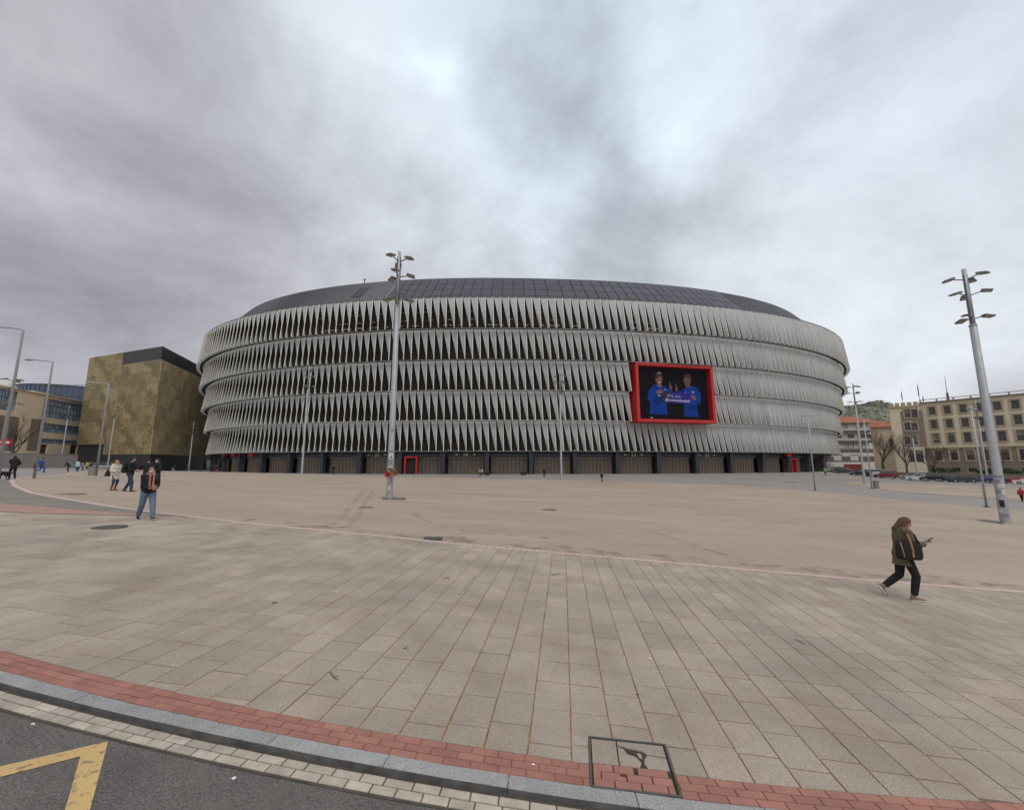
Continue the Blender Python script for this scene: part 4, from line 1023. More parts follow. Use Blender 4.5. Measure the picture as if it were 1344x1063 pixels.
for h in (d1, d2): MB().box(((h[0] + h[1]) / 2, .4, (h[2] + h[3]) / 2), (h[1] - h[0], .1, h[3] - h[2])).build('door', M_door, ob)
for h in (d3, d4): MB().box(((h[0] + h[1]) / 2, .2, (h[2] + h[3]) / 2), (h[1] - h[0], .4, h[3] - h[2])).build('stone_panel', M_stone, ob)
mb = MB(); u, z = OB(18, 506)[0], zr_; mb.ball((u + 3, 4, z + .3), (2.4, 2.4, 2.0), None, 14, 8); mb.build('roof_dome', M_white, ob)
u0_, u1_ = OB(56, 517)[0], OB(71, 519)[0]; MB().box(((u0_ + u1_) / 2, 4, zr_ + .5), (u1_ - u0_, 4, 1.0)).build('plant_box', M_white, ob)
uu_ = OB(0, 495)[0]; MB().box((uu_ - 1.5, 7, zr_ + 1.6), (4.5, 5, 3.2)).build('roof_block', M_trim, ob)
# drum
dr_d = 215.0; dc = eye_pt(92, dr_d); zt_ = top_z(dr_d - 22, 503.5); zb_ = 0
dr = thing('glass_drum_building', 'dark blue glass drum shaped building rising behind the cream office', 'building', (dc.x, dc.y, 0)); RD = 23
mb = MB(); mb.loft([(0, 0, 0, RD - .2, RD - .2), (0, 0, zt_ - .2, RD - .2, RD - .2)], 64); mb.build('glass_wall', mat('drum_glass', (.06, .085, .14), .2, .3, .06, spec=.6), dr, False)
for k in range(72):
    a = 2 * math.pi * k / 72; MB().box((RD * math.cos(a), RD * math.sin(a), zt_ / 2), (.18, .18, zt_), a).build('mullion', M_mull, dr)
for z in (zt_ - .2, zt_ - 5, zt_ - 9.5):
    mb = MB(); mb.loft([(0, 0, z - .18, RD + .12, RD + .12), (0, 0, z + .18, RD + .12, RD + .12)], 64); mb.build('floor_band', M_mull, dr)
mb = MB()
for k in range(3):
    for j in (0, 1): mb.tube([(-4 + k * 4, j * 2, zt_), (-4 + k * 4, j * 2, zt_ + 3.6)], .12, 5)
for z in (1.2, 2.4, 3.6): mb.tube([(-4, 0, zt_ + z), (4, 0, zt_ + z)], .1, 5)
mb.build('roof_frame', M_galvd, dr)
# gold hall: corner nearest, left face, right face
gc, gl_, gr = eye_pt(194.5, 115), eye_pt(97.5, 128.5), eye_pt(281, 160)
gh = thing('gold_clad_hall', 'big windowless hall clad in dark gold panels with black base and roof edge', 'building', (gc.x, gc.y, 0))
ztop_g = top_z(115, 454.5); zpar = top_z(115, 471.5); zbot = top_z(115, 596.0); zbl = top_z(126, 583.5)
def local(p): return Vector((p.x - gc.x, p.y - gc.y))
L0_, R0_ = local(gl_), local(gr)
far = L0_ + R0_ * 1.0
def face_panels(dirv, n_cols, rows, z0f, z1f, ribs, seed, uoff=0):
    r_ = random.Random(seed); l = dirv.length; ang = math.atan2(dirv.y, dirv.x); e = dirv.normalized(); nrm = Vector((e.y, -e.x)); 
    if nrm.dot(Vector((-gc.x, -gc.y))) < 0: nrm = -nrm
    for i in range(n_cols):
        for j in range(rows):
            f0, f1 = i / n_cols, (i + 1) / n_cols; fm = (f0 + f1) / 2
            z0, z1 = z0f(fm), z1f(fm); a, b = z0 + (z1 - z0) * j / rows, z0 + (z1 - z0) * (j + 1) / rows
            c = e * l * fm + nrm * .06
            mb = MB(); w = l / n_cols - .06; mb.box((c.x, c.y, (a + b) / 2), (w, .12, b - a - .06), ang, 0)
            # perforated tones: darker blocks standing a little proud, square pixels
            nx_, nz_ = (4, 5) if not ribs else (4, 4)
            for p in range(nx_):
                for q in range(nz_):
                    s = math.sin(.85 * (i * nx_ + p) + seed) * math.cos(.62 * (j * nz_ + q) - seed * 2) + math.sin(.43 * (i * nx_ + p) - .51 * (j * nz_ + q)) * .8 + r_.uniform(-.6, .6)
                    if s > .3:
                        cu = -w / 2 + w * (p + .5) / nx_; d2 = c + e * cu + nrm * .07
                        mb.box((d2.x, d2.y, a + (b - a) * (q + .5) / nz_), (w / nx_ - .01, .06, (b - a) / nz_ - .01), ang, 1 if s < .95 else 2)
            if ribs:
                for p in range(5):
                    d2 = c + e * (-w / 2 + w * (p + .2) / 5) + nrm * .10; mb.box((d2.x, d2.y, (a + b) / 2), (.16, .08, b - a - .08), ang, r_.choice((0, 1, 3)))
            mb.build('gold_panel', [M_gold[r_.choice((0, 0, 0, 3, 1))], M_gold[1], M_gold[2], M_gold[3]] if not ribs else [M_goldl[r_.choice((0, 1))], M_goldl[1], M_goldl[2], M_goldl[0]], gh)
fs = .58        # black step begins here along the left face
face_panels(L0_, 10, 8, lambda f: zbot if f < fs else zbl, lambda f: zpar if f < .52 else ztop_g, False, 3)
face_panels(R0_, 14, 8, lambda f: zbot, lambda f: zpar, True, 5)
mb = MB(); P4 = [Vector((0, 0)), R0_, far, L0_]; ctr = sum(P4, Vector((0, 0))) / 4
def prism(mb, pts, z0, z1):
    o = len(mb.v); n = len(pts)
    for z in (z0, z1):
        for p in pts: mb.v.append((p.x, p.y, z))
    fs_ = [(o + k, o + (k + 1) % n, o + n + (k + 1) % n, o + n + k) for k in range(n)] + [tuple(o + n + k for k in range(n)), tuple(o + k for k in range(n))[::-1]]
    mb.f += fs_; mb.m += [0] * len(fs_); return mb
ins = [p + (ctr - p).normalized() * .05 for p in P4]
prism(mb, [p + (ctr - p).normalized() * .35 for p in P4], -1, ztop_g - .3); mb.build('black_core', M_blackclad, gh)
e = L0_.normalized(); Lm = L0_ * .52
n_l = Vector((e.y, -e.x)); n_l = n_l if n_l.dot(Vector((-gc.x, -gc.y))) > 0 else -n_l
e2 = R0_.normalized(); n_r = Vector((e2.y, -e2.x)); n_r = n_r if n_r.dot(Vector((-gc.x, -gc.y))) > 0 else -n_r
prism(MB(), [n_l * .1 + n_r * .1, R0_ + n_r * .1, R0_ - n_r * .4, Lm - n_l * .4, Lm + n_l * .1], zpar + .03, ztop_g).build('black_parapet', M_blackclad, gh)
mb = MB(); m_b = MB()
for (p, q, nn2) in ((Vector((0, 0)), L0_, n_l), (Vector((0, 0)), R0_, n_r)):
    l = (q - p).length
    for k in range(int(l / 3.2)):
        c = p + (q - p) * (k + .5) / int(l / 3.2) + nn2 * .02; mb = MB(); mb.box((c.x, c.y, (zbot - 1) / 2), (l / int(l / 3.2) - .12, .5, zbot + 1 - .05), facing(p, q)); mb.build('black_panel', M_blackclad, gh)
c = R0_ * .86 + n_r * .4; MB().box((c.x, c.y, 1.5), (4.5, .3, 4.0), facing(Vector((0, 0)), R0_)).build('green_glass_door', mat('green_glass', (.035, .07, .02), .2, spec=.6), gh)
c = R0_ * 1.05 + n_r * .4; MB().box((c.x, c.y, 2.3), (3.5, .3, 5.2), facing(Vector((0, 0)), R0_)).build('pale_panel', M_white, gh)
# steps with a rail at the hall's left
q = eye_pt(108, 108); rail = thing('handrail', 'thin steel handrail on pale steps by the black base of the gold hall', 'handrail', (q.x, q.y, zf(q.x, q.y)), 0.1)
for k in range(4): MB().tube([(k * 3.0, 0, -.3), (k * 3.0, 0, 1.3)], .05, 6).build('post', M_galv, rail)
MB().tube([(0, 0, 1.3), (9, 0, 1.3)], .05, 6).build('top_bar', M_galv, rail); MB().tube([(0, 0, .7), (9, 0, .7)], .04, 6).build('mid_bar', M_galv, rail)
mb = MB()
for k in range(4): mb.box((4, 1.6 + k * .5, .05 + k * .17), (12, .5, .34))
o = mb.build('steps', M_conc, None, False, (q.x, q.y, zf(q.x, q.y)), .1); tag(o, 'pale concrete steps at the foot of the gold hall behind the handrail', 'steps')

# ------------------------------------------------------------------ bare trees
M_bark = mat('bare_bark', (.085, .065, .055), .95, .25, 4); M_twig = mat('bare_twig', (.10, .072, .06), .95, .2, 4)
def bare_tree(label, px, d, top_px, spread=.5, seed=1, group='bare trees along the streets'):
    p = at_depth(px, d); h = top_z(d, top_px) - p.z; r_ = random.Random(seed)
    t = thing('bare_tree', label, 'tree', p, r_.random() * 6, group); tr = MB(); tw = MB()
    tr.tube([(0, 0, -.4), (.05, .03, h * .16), (-.05, .1, h * .34)], [h * .028, h * .021, h * .017], 8)
    def grow(p, dirv, ln, rad, lev):
        n = 3; pts = [p]; d = dirv.copy()
        for k in range(n):
            d = (d + Vector((r_.uniform(-.22, .22), r_.uniform(-.22, .22), r_.uniform(-.05, .16)))).normalized(); pts.append(pts[-1] + d * ln / n)
        (tr if lev < 1 else tw).tube(pts, [rad * (1 - .5 * k / n) for k in range(n + 1)], 5 if lev < 2 else 3, cap=False)
        if lev >= 4: return
        for k in range((4, 4, 4, 3)[lev]):
            q = pts[r_.randint(1, n)]; ax = Vector((r_.uniform(-1, 1), r_.uniform(-1, 1), r_.uniform(-.1, .9))); grow(q, (d * .75 + ax * spread * 1.5).normalized(), ln * r_.uniform(.5, .72), max(.011, rad * .48), lev + 1)
    for k in range(5):
        a = 2 * math.pi * k / 5 + r_.random(); grow(Vector((-.05, .1, h * (.22 + .03 * k))), Vector((math.cos(a) * spread, math.sin(a) * spread, 1)).normalized(), h * .34, h * .012, 0)
    tr.build('trunk', M_bark, t, True); stuff(tw.build('twigs', M_twig, t))
bare_tree('bare leafless tree leaning beside the cream office above the concrete wall', 14, 96, 540, .62, 4)
bare_tree('bare leafless tree in front of the low beige annex', 1160, 108, 560, .55, 5)
bare_tree('bare leafless tree at the foot of the stone tower', 1191, 104, 572, .6, 6)
bare_tree('bare pruned tree before the first windows of the long beige building', 1228, 98, 582, .7, 8)
bare_tree('small bare tree half hidden behind the big right floodlight mast', 1308, 90, 584, .6, 9)

# ------------------------------------------------------------------ masts and lamps
def floodlight():
    mb = MB(); M = Matrix.Rotation(R(-13), 4, 'X'); mb.box((0, .40, 0), (.44, .52, .09), 0, 0, 1, M); mb.box((0, .40, -.06), (.36, .42, .04), 0, 1, 1, M); mb.box((0, .30, .07), (.34, .26, .06), 0, 0, 1, M); return mb
def mast(label, p, h, rz, r0=.205, sticker=False, big=True):
    t = thing('floodlight_mast', label, 'floodlight mast', p, 0, 'floodlight masts on the esplanade'); hs = h - 3.9; k = 1.0
    MB().tube([(0, 0, -.15), (0, 0, .05), (0, 0, hs), (0, 0, hs + .02)], [r0, r0, r0 * .78, r0 * .7], 18).build('pole', M_galv, t, True)
    MB().tube([(0, 0, hs + .02), (0, 0, h)], [r0 * .58, r0 * .5], 16).build('upper_pole', M_galv, t, True)
    for s in (-1, 1): MB().tube([(s * r0 * .55, -.03, hs + .02), (s * r0 * .5, -.03, h - .4)], .035, 6).build('cable_channel', M_galvd, t)
    MB().tube([(0, 0, hs - .05), (0, 0, hs + .06)], r0 * .84, 16).build('collar', M_galv, t, True)
    for ti, dz in enumerate((.75, 1.85, 3.45)):
        for j in range(3):
            a = rz + ti * .45 + j * 2 * math.pi / 3 + (0, .25, -.2)[j]; fl = obj('floodlight', None, t, (0, 0, h - dz), a); fl.empty_display_size = .1
            MB().tube([(0, .05, 0), (0, .62, .12)], .035, 6).build('arm', M_galvd, fl)
            f = floodlight(); f.v = [(x, y + .42, z + .12) for x, y, z in f.v]; f.build('lamp_housing', [M_lamp, M_lens], fl)
    return t
M_plate = mat('steel_plate_ground', (.11, .10, .09), .8, .2, 4)
CB = ground(511, 654); mC = mast('tall floodlight mast with red flowers tied on, standing alone in the middle of the plaza', CB, top_z(CB.y, 330.5) - CB.z, .35)
RB = ground(1320, 686); mR = mast('tall floodlight mast nearest the right edge with a sticker covered foot', RB, top_z(RB.y, 353.5) - RB.z, 1.15, .235)
for px, d, ty, rz, lab in ((396, 66, 481, .2, 'slim floodlight mast before the left part of the stadium facade'), (737, 66, 488, .9, 'slim floodlight mast before the middle of the stadium, left of the screen'),
                           (1135, 70, 503, .5, 'floodlight mast right of the stadium, beside a litter bin'), (141, 112, 531, .1, 'floodlight mast in front of the gold hall, right of a street lamp'),
                           (247.5, 118, 554, .7, 'floodlight mast before the gold hall near the stadium edge'), (1205, 92, 552, .3, 'floodlight mast in front of the stone tower by the white cars'),
                           (1297, 80, 526, .8, 'floodlight mast just left of the nearest right mast, behind blue car'), (79, 118, 532, .4, 'floodlight mast behind the concrete wall before the cream office'),
                           (-3, 46, 492, .6, 'floodlight mast at the left edge carrying the no entry sign'), (1338, 95, 543, .2, 'floodlight mast by the red car at the far right')):
    p = at_depth(px, d); mast(lab, p, top_z(d, ty) - p.z, rz, .17 if d > 50 else .20)
# base plates and stickers
def ground_plate(label, name, quad, m, dz=.012, cat='plate', th=.02):
    q = [ground(*p) for p in quad]; mb = MB(); o = len(mb.v)
    for p in q: mb.v.append((p.x, p.y, zf(p.x, p.y) - .02))
    for p in q: mb.v.append((p.x, p.y, zf(p.x, p.y) + dz))
    mb.f += [(4, 5, 6, 7)[::1], (0, 1, 5, 4), (1, 2, 6, 5), (2, 3, 7, 6), (3, 0, 4, 7)]; mb.m += [0] * 5; o = mb.build(name, m); tag(o, label, cat); return o
ground_plate('dark steel plate in the paving at the foot of the middle floodlight mast', 'steel_plate', [(501, 655.3), (532, 656.2), (533, 653.6), (502, 652.8)], M_plate)
ground_plate('dark steel plate beside the foot of the nearest right mast', 'steel_plate', [(1283, 683), (1316, 688), (1318, 685.5), (1286, 681.5)], M_plate)
def stickers(t, r, items):
    for z, a, w, h, c in items:
        m = mat('sticker_%s' % c[0], c[1], .6); mb = MB(); n = 5; a0 = a - w / r / 2
        for i in range(n + 1):
            b = a0 + w / r * i / n
            for zz_ in (z, z + h): mb.v.append(((r + .006) * math.cos(b), (r + .006) * math.sin(b), zz_))
        for i in range(n): mb.f.append((2 * i, 2 * i + 2, 2 * i + 3, 2 * i + 1)); mb.m.append(0)
        mb.build('sticker', m, t)
WH, BL, BK, GY = ('white', (.5, .5, .5)), ('blue', (.03, .06, .25)), ('black', (.02, .02, .02)), ('grey', (.22, .22, .24))
aC = math.atan2(-CB.y, -CB.x); aR = math.atan2(-RB.y, -RB.x); rs = random.Random(3)
stickers(mC, .205, [(2.45, aC, .3, .35, WH), (2.5, aC + .1, .1, .12, BL), (2.1, aC - .2, .28, .3, GY), (3.3, aC + .2, .2, .12, WH), (2.9, aC, .25, .1, GY), (.9, aC + .3, .13, .2, GY), (.55, aC - .2, .15, .18, WH), (4.2, aC + .1, .15, .15, GY), (1.75, aC - .1, .25, .12, BK)])
stickers(mR, .235, [(.95, aR - .1, .22, .42, BK), (1.8, aR, .4, .2, GY), (2.1, aR + .3, .3, .25, WH), (2.4, aR - .3, .25, .2, GY), (.35, aR + .2, .3, .2, GY), (.65, aR - .5, .2, .15, WH), (2.7, aR, .35, .15, GY), (1.7, aR + .6, .2, .3, WH)])
# flowers tied to the middle mast
zfl = top_z(CB.y, 621) - CB.z
fb = thing('flower_bouquet', 'dried bouquet with red ribbon tied to the middle floodlight mast', 'flowers', CB + Vector((.12, -.26, zfl)))
mb = MB(); mb2 = MB()
for k in range(46):
    a = Vector((random.uniform(-.15, 1.0), random.uniform(-1, .15), random.uniform(-.35, 1.0))).normalized() * random.uniform(.18, .42); mb.tube([(0, 0, 0), a * .5, a], [.012, .009, .005], 4)
    mb2.ball(a, random.uniform(.03, .06), None, 6, 4)
mb.build('stems', mat('dry_stem', (.16, .12, .05), .9), fb); mb2.build('flower_heads', mat('dried_flower', (.26, .12, .04), .9, .4, 8), fb)
mb = MB()
for k in range(7): leaf_mass(mb, (-.25 + random.uniform(-.08, .08), -.02, -.05 + random.uniform(-.1, .1)), (.1, .06, .12), 6, .07)
mb.tube([(-.30, .02, .0), (-.12, -.05, .02), (.1, -.02, -.02)], [.05, .05, .03], 6); mb.build('red_ribbon', M_red, fb)
MB().tube([(-.05, -.02, -.1), (.02, -.04, -.3), (.06, -.03, -.45)], [.03, .03, .02], 5).build('ribbon_tail', M_red, fb)
# street lamps with one arm
def street_lamp(label, px, d, ty, armdir=(-1, -.1), arm=1.7):
    p = at_depth(px, d); h = top_z(d, ty) - p.z; t = thing('street_lamp', label, 'street lamp', p, math.atan2(armdir[1], armdir[0]), 'single arm street lamps')
    MB().tube([(0, 0, -.1), (0, 0, h - .1), (0, 0, h)], [.105, .065, .06], 12).build('pole', M_galv, t, True)
    MB().tube([(0, 0, h - .04), (.5, 0, h + .03), (arm, 0, h + .12)], .045, 8).build('arm', M_galv, t, True)
    mb = MB(); mb.loft([(arm + .25, 0, h + .05, .33, .12), (arm + .25, 0, h + .10, .42, .16), (arm + .22, 0, h + .18, .36, .13), (arm + .2, 0, h + .22, .15, .06)], 14); mb.build('lamp_head', M_galv, t, True)
    mb = MB(); mb.loft([(arm + .25, 0, h + .03, .25, .09), (arm + .25, 0, h + .052, .30, .11)], 12); mb.build('lamp_glass', M_lens, t, True)
    MB().box((0, .12, 1.1), (.16, .05, .5)).build('hatch', M_galvd, t)
street_lamp('tallest looking arm lamp at the far left edge beside the no entry sign', -5, 27, 432)
street_lamp('arm lamp standing by the concrete wall, second from the left', 44.5, 36, 474.5)
street_lamp('arm lamp before the gold hall next to the litter bin', 126, 46, 503.5)
def twin_lamp(label, px, py, ty, rz):
    p = ground(px, py); h = top_z(p.y, ty) - p.z; t = thing('twin_lamp', label, 'street lamp', p, rz, 'thin twin headed lamps')
    MB().tube([(0, 0, -.1), (0, 0, h * .5), (0, 0, h)], [.085, .07, .05], 10).build('pole', M_galv, t, True)
    MB().box((0, 0, .01), (.4, .4, .03)).build('base_plate', M_galvd, t)
    for s in (-1, 1):
        hd = obj('lamp_head', None, t, (0, 0, h)); hd.empty_display_size = .1
        MB().tube([(0, 0, -.15), (s * .35, 0, .02)], .035, 6).build('arm', M_galv, hd)
        MB().box((s * .58, 0, .05), (.5, .26, .10)).build('housing', M_galv, hd); MB().box((s * .6, 0, -.015), (.38, .2, .03)).build('lens', M_lens, hd)
twin_lamp('thin twin headed lamp in front of the stadium right end', 1070, 643.5, 546.5, .2)
twin_lamp('thin twin headed lamp right beside the litter bin', 1144.5, 641, 550, .3)
twin_lamp('thin twin headed lamp just left of the nearest right mast', 1295, 665, 537, .5)
# no entry sign
p = at_depth(3.5, 45); zs = top_z(45, 580.5); sg = thing('no_entry_sign', 'round red no entry sign with white bar at the left edge', 'road sign', (p.x, p.y - .30, zs), math.atan2(p.y, p.x) - math.pi / 2)
mb = MB(); mb.tube([(0, .02, 0), (0, -.02, 0)], .44, 32); mb.build('sign_disc', M_red, sg); MB().box((0, -.026, 0), (.62, .01, .16)).build('white_bar', mat('sign_white', (.75, .75, .73), .5), sg); mb = MB(); mb.box((0, .1, 0), (.12, .16, .5)); mb.build('bracket', M_galvd, sg)
# litter bins
def litter_bin(label, px, d):
    p = at_depth(px, d); t = thing('litter_bin', label, 'litter bin', p, 0, 'steel litter bins'); MB().loft([(0, 0, 0, .30, .30), (0, 0, .95, .30, .30)], 18).build('body', mat('bin_steel', (.30, .28, .26), .5, metal=.3), t)
    for k in range(12):
        a = 2 * math.pi * k / 12; MB().box((.31 * math.cos(a), .31 * math.sin(a), .48), (.03, .05, .86), a).build('slat', mat('bin_slat', (.22, .205, .19), .6), t)
    MB().loft([(0, 0, .951, .33, .33), (0, 0, 1.0, .33, .33)], 18).build('rim', M_galvd, t); MB().loft([(0, 0, 1.001, .24, .24), (0, 0, 1.01, .24, .24)], 16).build('opening', M_dark, t)
litter_bin('steel litter bin beside the arm lamp before the gold hall', 120.3, 45.5); litter_bin('steel litter bin beside the twin lamp on the right', 1150.5, 58)
# manhole covers
M_iron = mat('cast_iron', (.085, .08, .075), .7, .25, 8, metal=.2)
def manhole(label, px, py, r, square=False, w=1.0, faint=False):
    M_f = M_brownstrip if faint else M_iron; M_g = M_brownstrip if faint else M_galvd
    p = ground(px, py); t = thing('manhole_cover', label, 'manhole cover', p, .05)
    if square:
        MB().box((0, 0, 0 if faint else .006), (r * 2, r * 2 * w, .024)).build('frame', M_f, t)
        for k in range(7): MB().box((-r + r * 2 * (k + .5) / 7, 0, .024), (r * 2 / 7 * .5, r * 1.8 * w, .012)).build('grate_bar', M_g, t)
    else:
        mb = MB(); mb.loft([(0, 0, -.01, r, r), (0, 0, .014, r, r), (0, 0, .018, r * .93, r * .93)], 32); mb.build('rim', M_iron, t)
        mb = MB(); mb.loft([(0, 0, .0185, r * .86, r * .86), (0, 0, .024, r * .84, r * .84)], 28); mb.build('lid', M_plate, t)
        for k in range(5):
            x = (-.6 + .3 * k) * r; MB().box((x, 0, .026), (.05 * r, 2 * math.sqrt(max(.05, .64 * r * r - x * x)), .008)).build('lid_rib', M_iron, t)
manhole('round iron manhole cover in the slabs left of the walking man', 142, 692, .42)
manhole('dark square drain grate on the plaza edge right of the middle mast', 568, 707, .30, True, .8)
manhole('square cover far out on the middle of the plaza', 720, 669, .40, True, 1.0, True)
for px, py, r, lab in ((480, 666, .3, 'small square drain cover left of the middle mast foot'), (92, 648.5, .5, 'square cover on the plaza near the left pink edging'), (1037, 632.5, .8, 'dark square cover on the grey strip before the stadium right end')): manhole(lab, px, py, r, True, .7, True)

# ------------------------------------------------------------------ broken utility cover in the foreground
uc = thing('utility_cover', 'steel framed pavement cover filled with cracked slab and red pavers', 'pavement cover', (covc.x, covc.y, zf(covc.x, covc.y)))
def UV(u, v, z=0.0):
    p = cov[0].lerp(cov[1], u).lerp(cov[3].lerp(cov[2], u), v); return Vector((p.x - covc.x, p.y - covc.y))
zc0 = zf(covc.x, covc.y)
def cpiece(poly, t1, m, name, t0=-.03):
    P_ = [UV(*p) for p in poly]; a = sum(P_[i].x * P_[(i + 1) % len(P_)].y - P_[(i + 1) % len(P_)].x * P_[i].y for i in range(len(P_)))
    if a < 0: P_ = P_[::-1]
    mb = MB(); n = len(P_); c = sum(P_, Vector((0, 0))) / n
    def z(p): return zf(p.x + covc.x, p.y + covc.y) - zc0
    for p in P_: mb.v.append((p.x, p.y, z(p) + t0))
    for p in P_: mb.v.append((p.x, p.y, z(p) + t1 - .004))
    for p in P_: q = p + (c - p).normalized() * .004; mb.v.append((q.x, q.y, z(q) + t1))
    for k in range(n):
        b = (k + 1) % n; mb.f += [(k, b, b + n, k + n), (k + n, b + n, b + 2 * n, k + 2 * n)]; mb.m += [0, 0]
    mb.f.append(tuple(2 * n + k for k in range(n))); mb.m.append(0); return mb.build(name, m, uc)
M_iframe = mat('cover_frame', (.12, .115, .105), .6, .2, 8, metal=.4, dirt=((.07, .085, .03), 5, .55, .7, .7))
cpiece([(0, 0), (1, 0), (1, 1), (0, 1)], -.0095, mat('cover_dirt', (.045, .036, .028), .95, .4, 12), 'mortar_bed', -.05)
e = .010
for q in ([(-.008, -.01), (1.008, -.01), (1.0, .012), (0, .012)], [(1 - e, .0225), (1.010, .0225), (1.010, .978), (1 - e, .978)], [(-.008, .988), (1.010, .988), (1.012, 1.01), (-.008, 1.01)], [(-.009, .0225), (e, .0225), (e, .978), (-.012, .978)]): cpiece(q, .009, M_iframe, 'frame_bar')
for q in ([(e + .014, .034), (.345, .034), (.345, .545), (e + .014, .545)], [(.36, .034), (.965, .034), (.965, .29), (.72, .25), (.655, .185), (.49, .16), (.36, .115)], [(.965, .31), (.965, .545), (.70, .545), (.665, .44), (.68, .36), (.725, .275)],
          [(.36, .15), (.44, .20), (.465, .29), (.58, .335), (.635, .44), (.60, .545), (.36, .545)], [(.595, .255), (.655, .25), (.66, .36), (.61, .325)]): cpiece(q, random.uniform(.002, .005), M_slab, 'slab_piece')
for r_i, (va, vb, cuts) in enumerate(((.56, .69, (e + .014, .27, .52, .56, .93, .965)), (.70, .83, (e + .014, .12, .42, .72, .965)), (.84, .965, (e + .014, .27, .58, .88, .965)))):
    for a, b in zip(cuts[:-1], cuts[1:]):
        if b - a < .06: continue
        poly = [(a + .006, va), (b - .006, va), (b - .006, vb), (a + .006, vb)]
        if r_i == 1 and abs(a - .12) < .01: poly = [(a + .006, va), (b - .09, va), (b - .06, va + .05), (b - .006, va + .06), (b - .006, vb), (a + .006, vb)]
        cpiece(poly, random.uniform(.001, .004), M_brick, 'brick')
# twigs, leaves and crumbs of litter
def twig(label, pts, r):
    P_ = [ground(*p) for p in pts]; o = P_[0]; t = MB(); t.tube([(p - o) + Vector((0, 0, .008)) for p in P_], [r, r * .8, r * .5][:len(P_)], 5)
    k = (P_[1] - o); t.tube([k + Vector((0, 0, .008)), k + Vector((.04, .03, .012))], r * .5, 4); tag(t.build('twig', M_bark, None, False, o), label, 'twig')
twig('thin dark twig lying on the slabs at lower right', [(1044, 839), (1051, 843), (1058, 846)], .006); twig('bent dark twig lying on the slabs above the red pavers at lower left', [(433, 882), (438, 889), (443, 893)], .006); twig('tiny dark twig on the slabs near the plaza edging', [(724, 755), (730, 754), (736, 753)], .006)
twig('small twig on the slabs left of the green weeds', [(583, 760), (587, 758.5), (591, 760)], .006)
def scrap(label, px, py, s, m, name='litter'):
    p = ground(px, py, .004); mb = MB(); n = 7
    for k in range(n): a = 2 * math.pi * k / n; mb.v.append((s * math.cos(a) * random.uniform(.6, 1.2), s * .8 * math.sin(a) * random.uniform(.6, 1.2), .002 + random.random() * .01))
    mb.v.append((0, 0, .016))
    for k in range(n): mb.f.append((k, (k + 1) % n, n)); mb.m.append(0)
    tag(mb.build(name, m, None, False, p), label, 'litter')
M_paper = mat('paper_white', (.7, .7, .68), .8); M_dryleaf = mat('dry_leaf', (.20, .09, .04), .9)
scrap('white scrap of paper on the slabs above the broken cover', 852, 864.5, .022, M_paper); scrap('white crumb on the red pavers left of the cover', 699.5, 1004, .018, M_paper); scrap('brown dry leaf on the slabs left of centre', 532, 850.5, .03, M_dryleaf, 'dry_leaf'); scrap('small dark leaf on the slabs at left', 360, 791, .035, M_dryleaf, 'dry_leaf')
scrap('white scrap on the asphalt right of the yellow marking', 306, 1022, .022, M_paper); scrap('orange leaf scrap on the slabs right of the cover', 837, 911, .02, M_dryleaf, 'dry_leaf'); scrap('pale scrap on the asphalt near the gutter at left', 43, 951, .018, M_paper)
mb = MB()
for k in range(110):
    f = random.random(); p = ground(603 + 22 * f + random.uniform(-1, 1), 781 - 26 * f); a = random.random() * 6; s = random.uniform(.006, .02); b = Vector((math.cos(a) * .006, math.sin(a) * .006, 0)); mb.add([p - b, p + b, p + Vector((random.uniform(-.01, .01), random.uniform(-.01, .01), s))], [(0, 1, 2)])
stuff(mb.build('joint_weeds', mat('weed', (.06, .09, .02), .9, .3, 20)))
mb = MB()
for k in range(60):
    p = UV(.985 + random.uniform(-.006, .01), random.uniform(.6, .95)); a = random.random() * 6; q = Vector((p.x, p.y, zf(p.x + covc.x, p.y + covc.y) - zc0 + .008)); b = Vector((math.cos(a) * .006, math.sin(a) * .006, 0)); mb.add([q - b, q + b, q + Vector((random.uniform(-.01, .01), random.uniform(-.01, .01), .015))], [(0, 1, 2)])
stuff(mb.build('moss', MATS['weed'], uc))

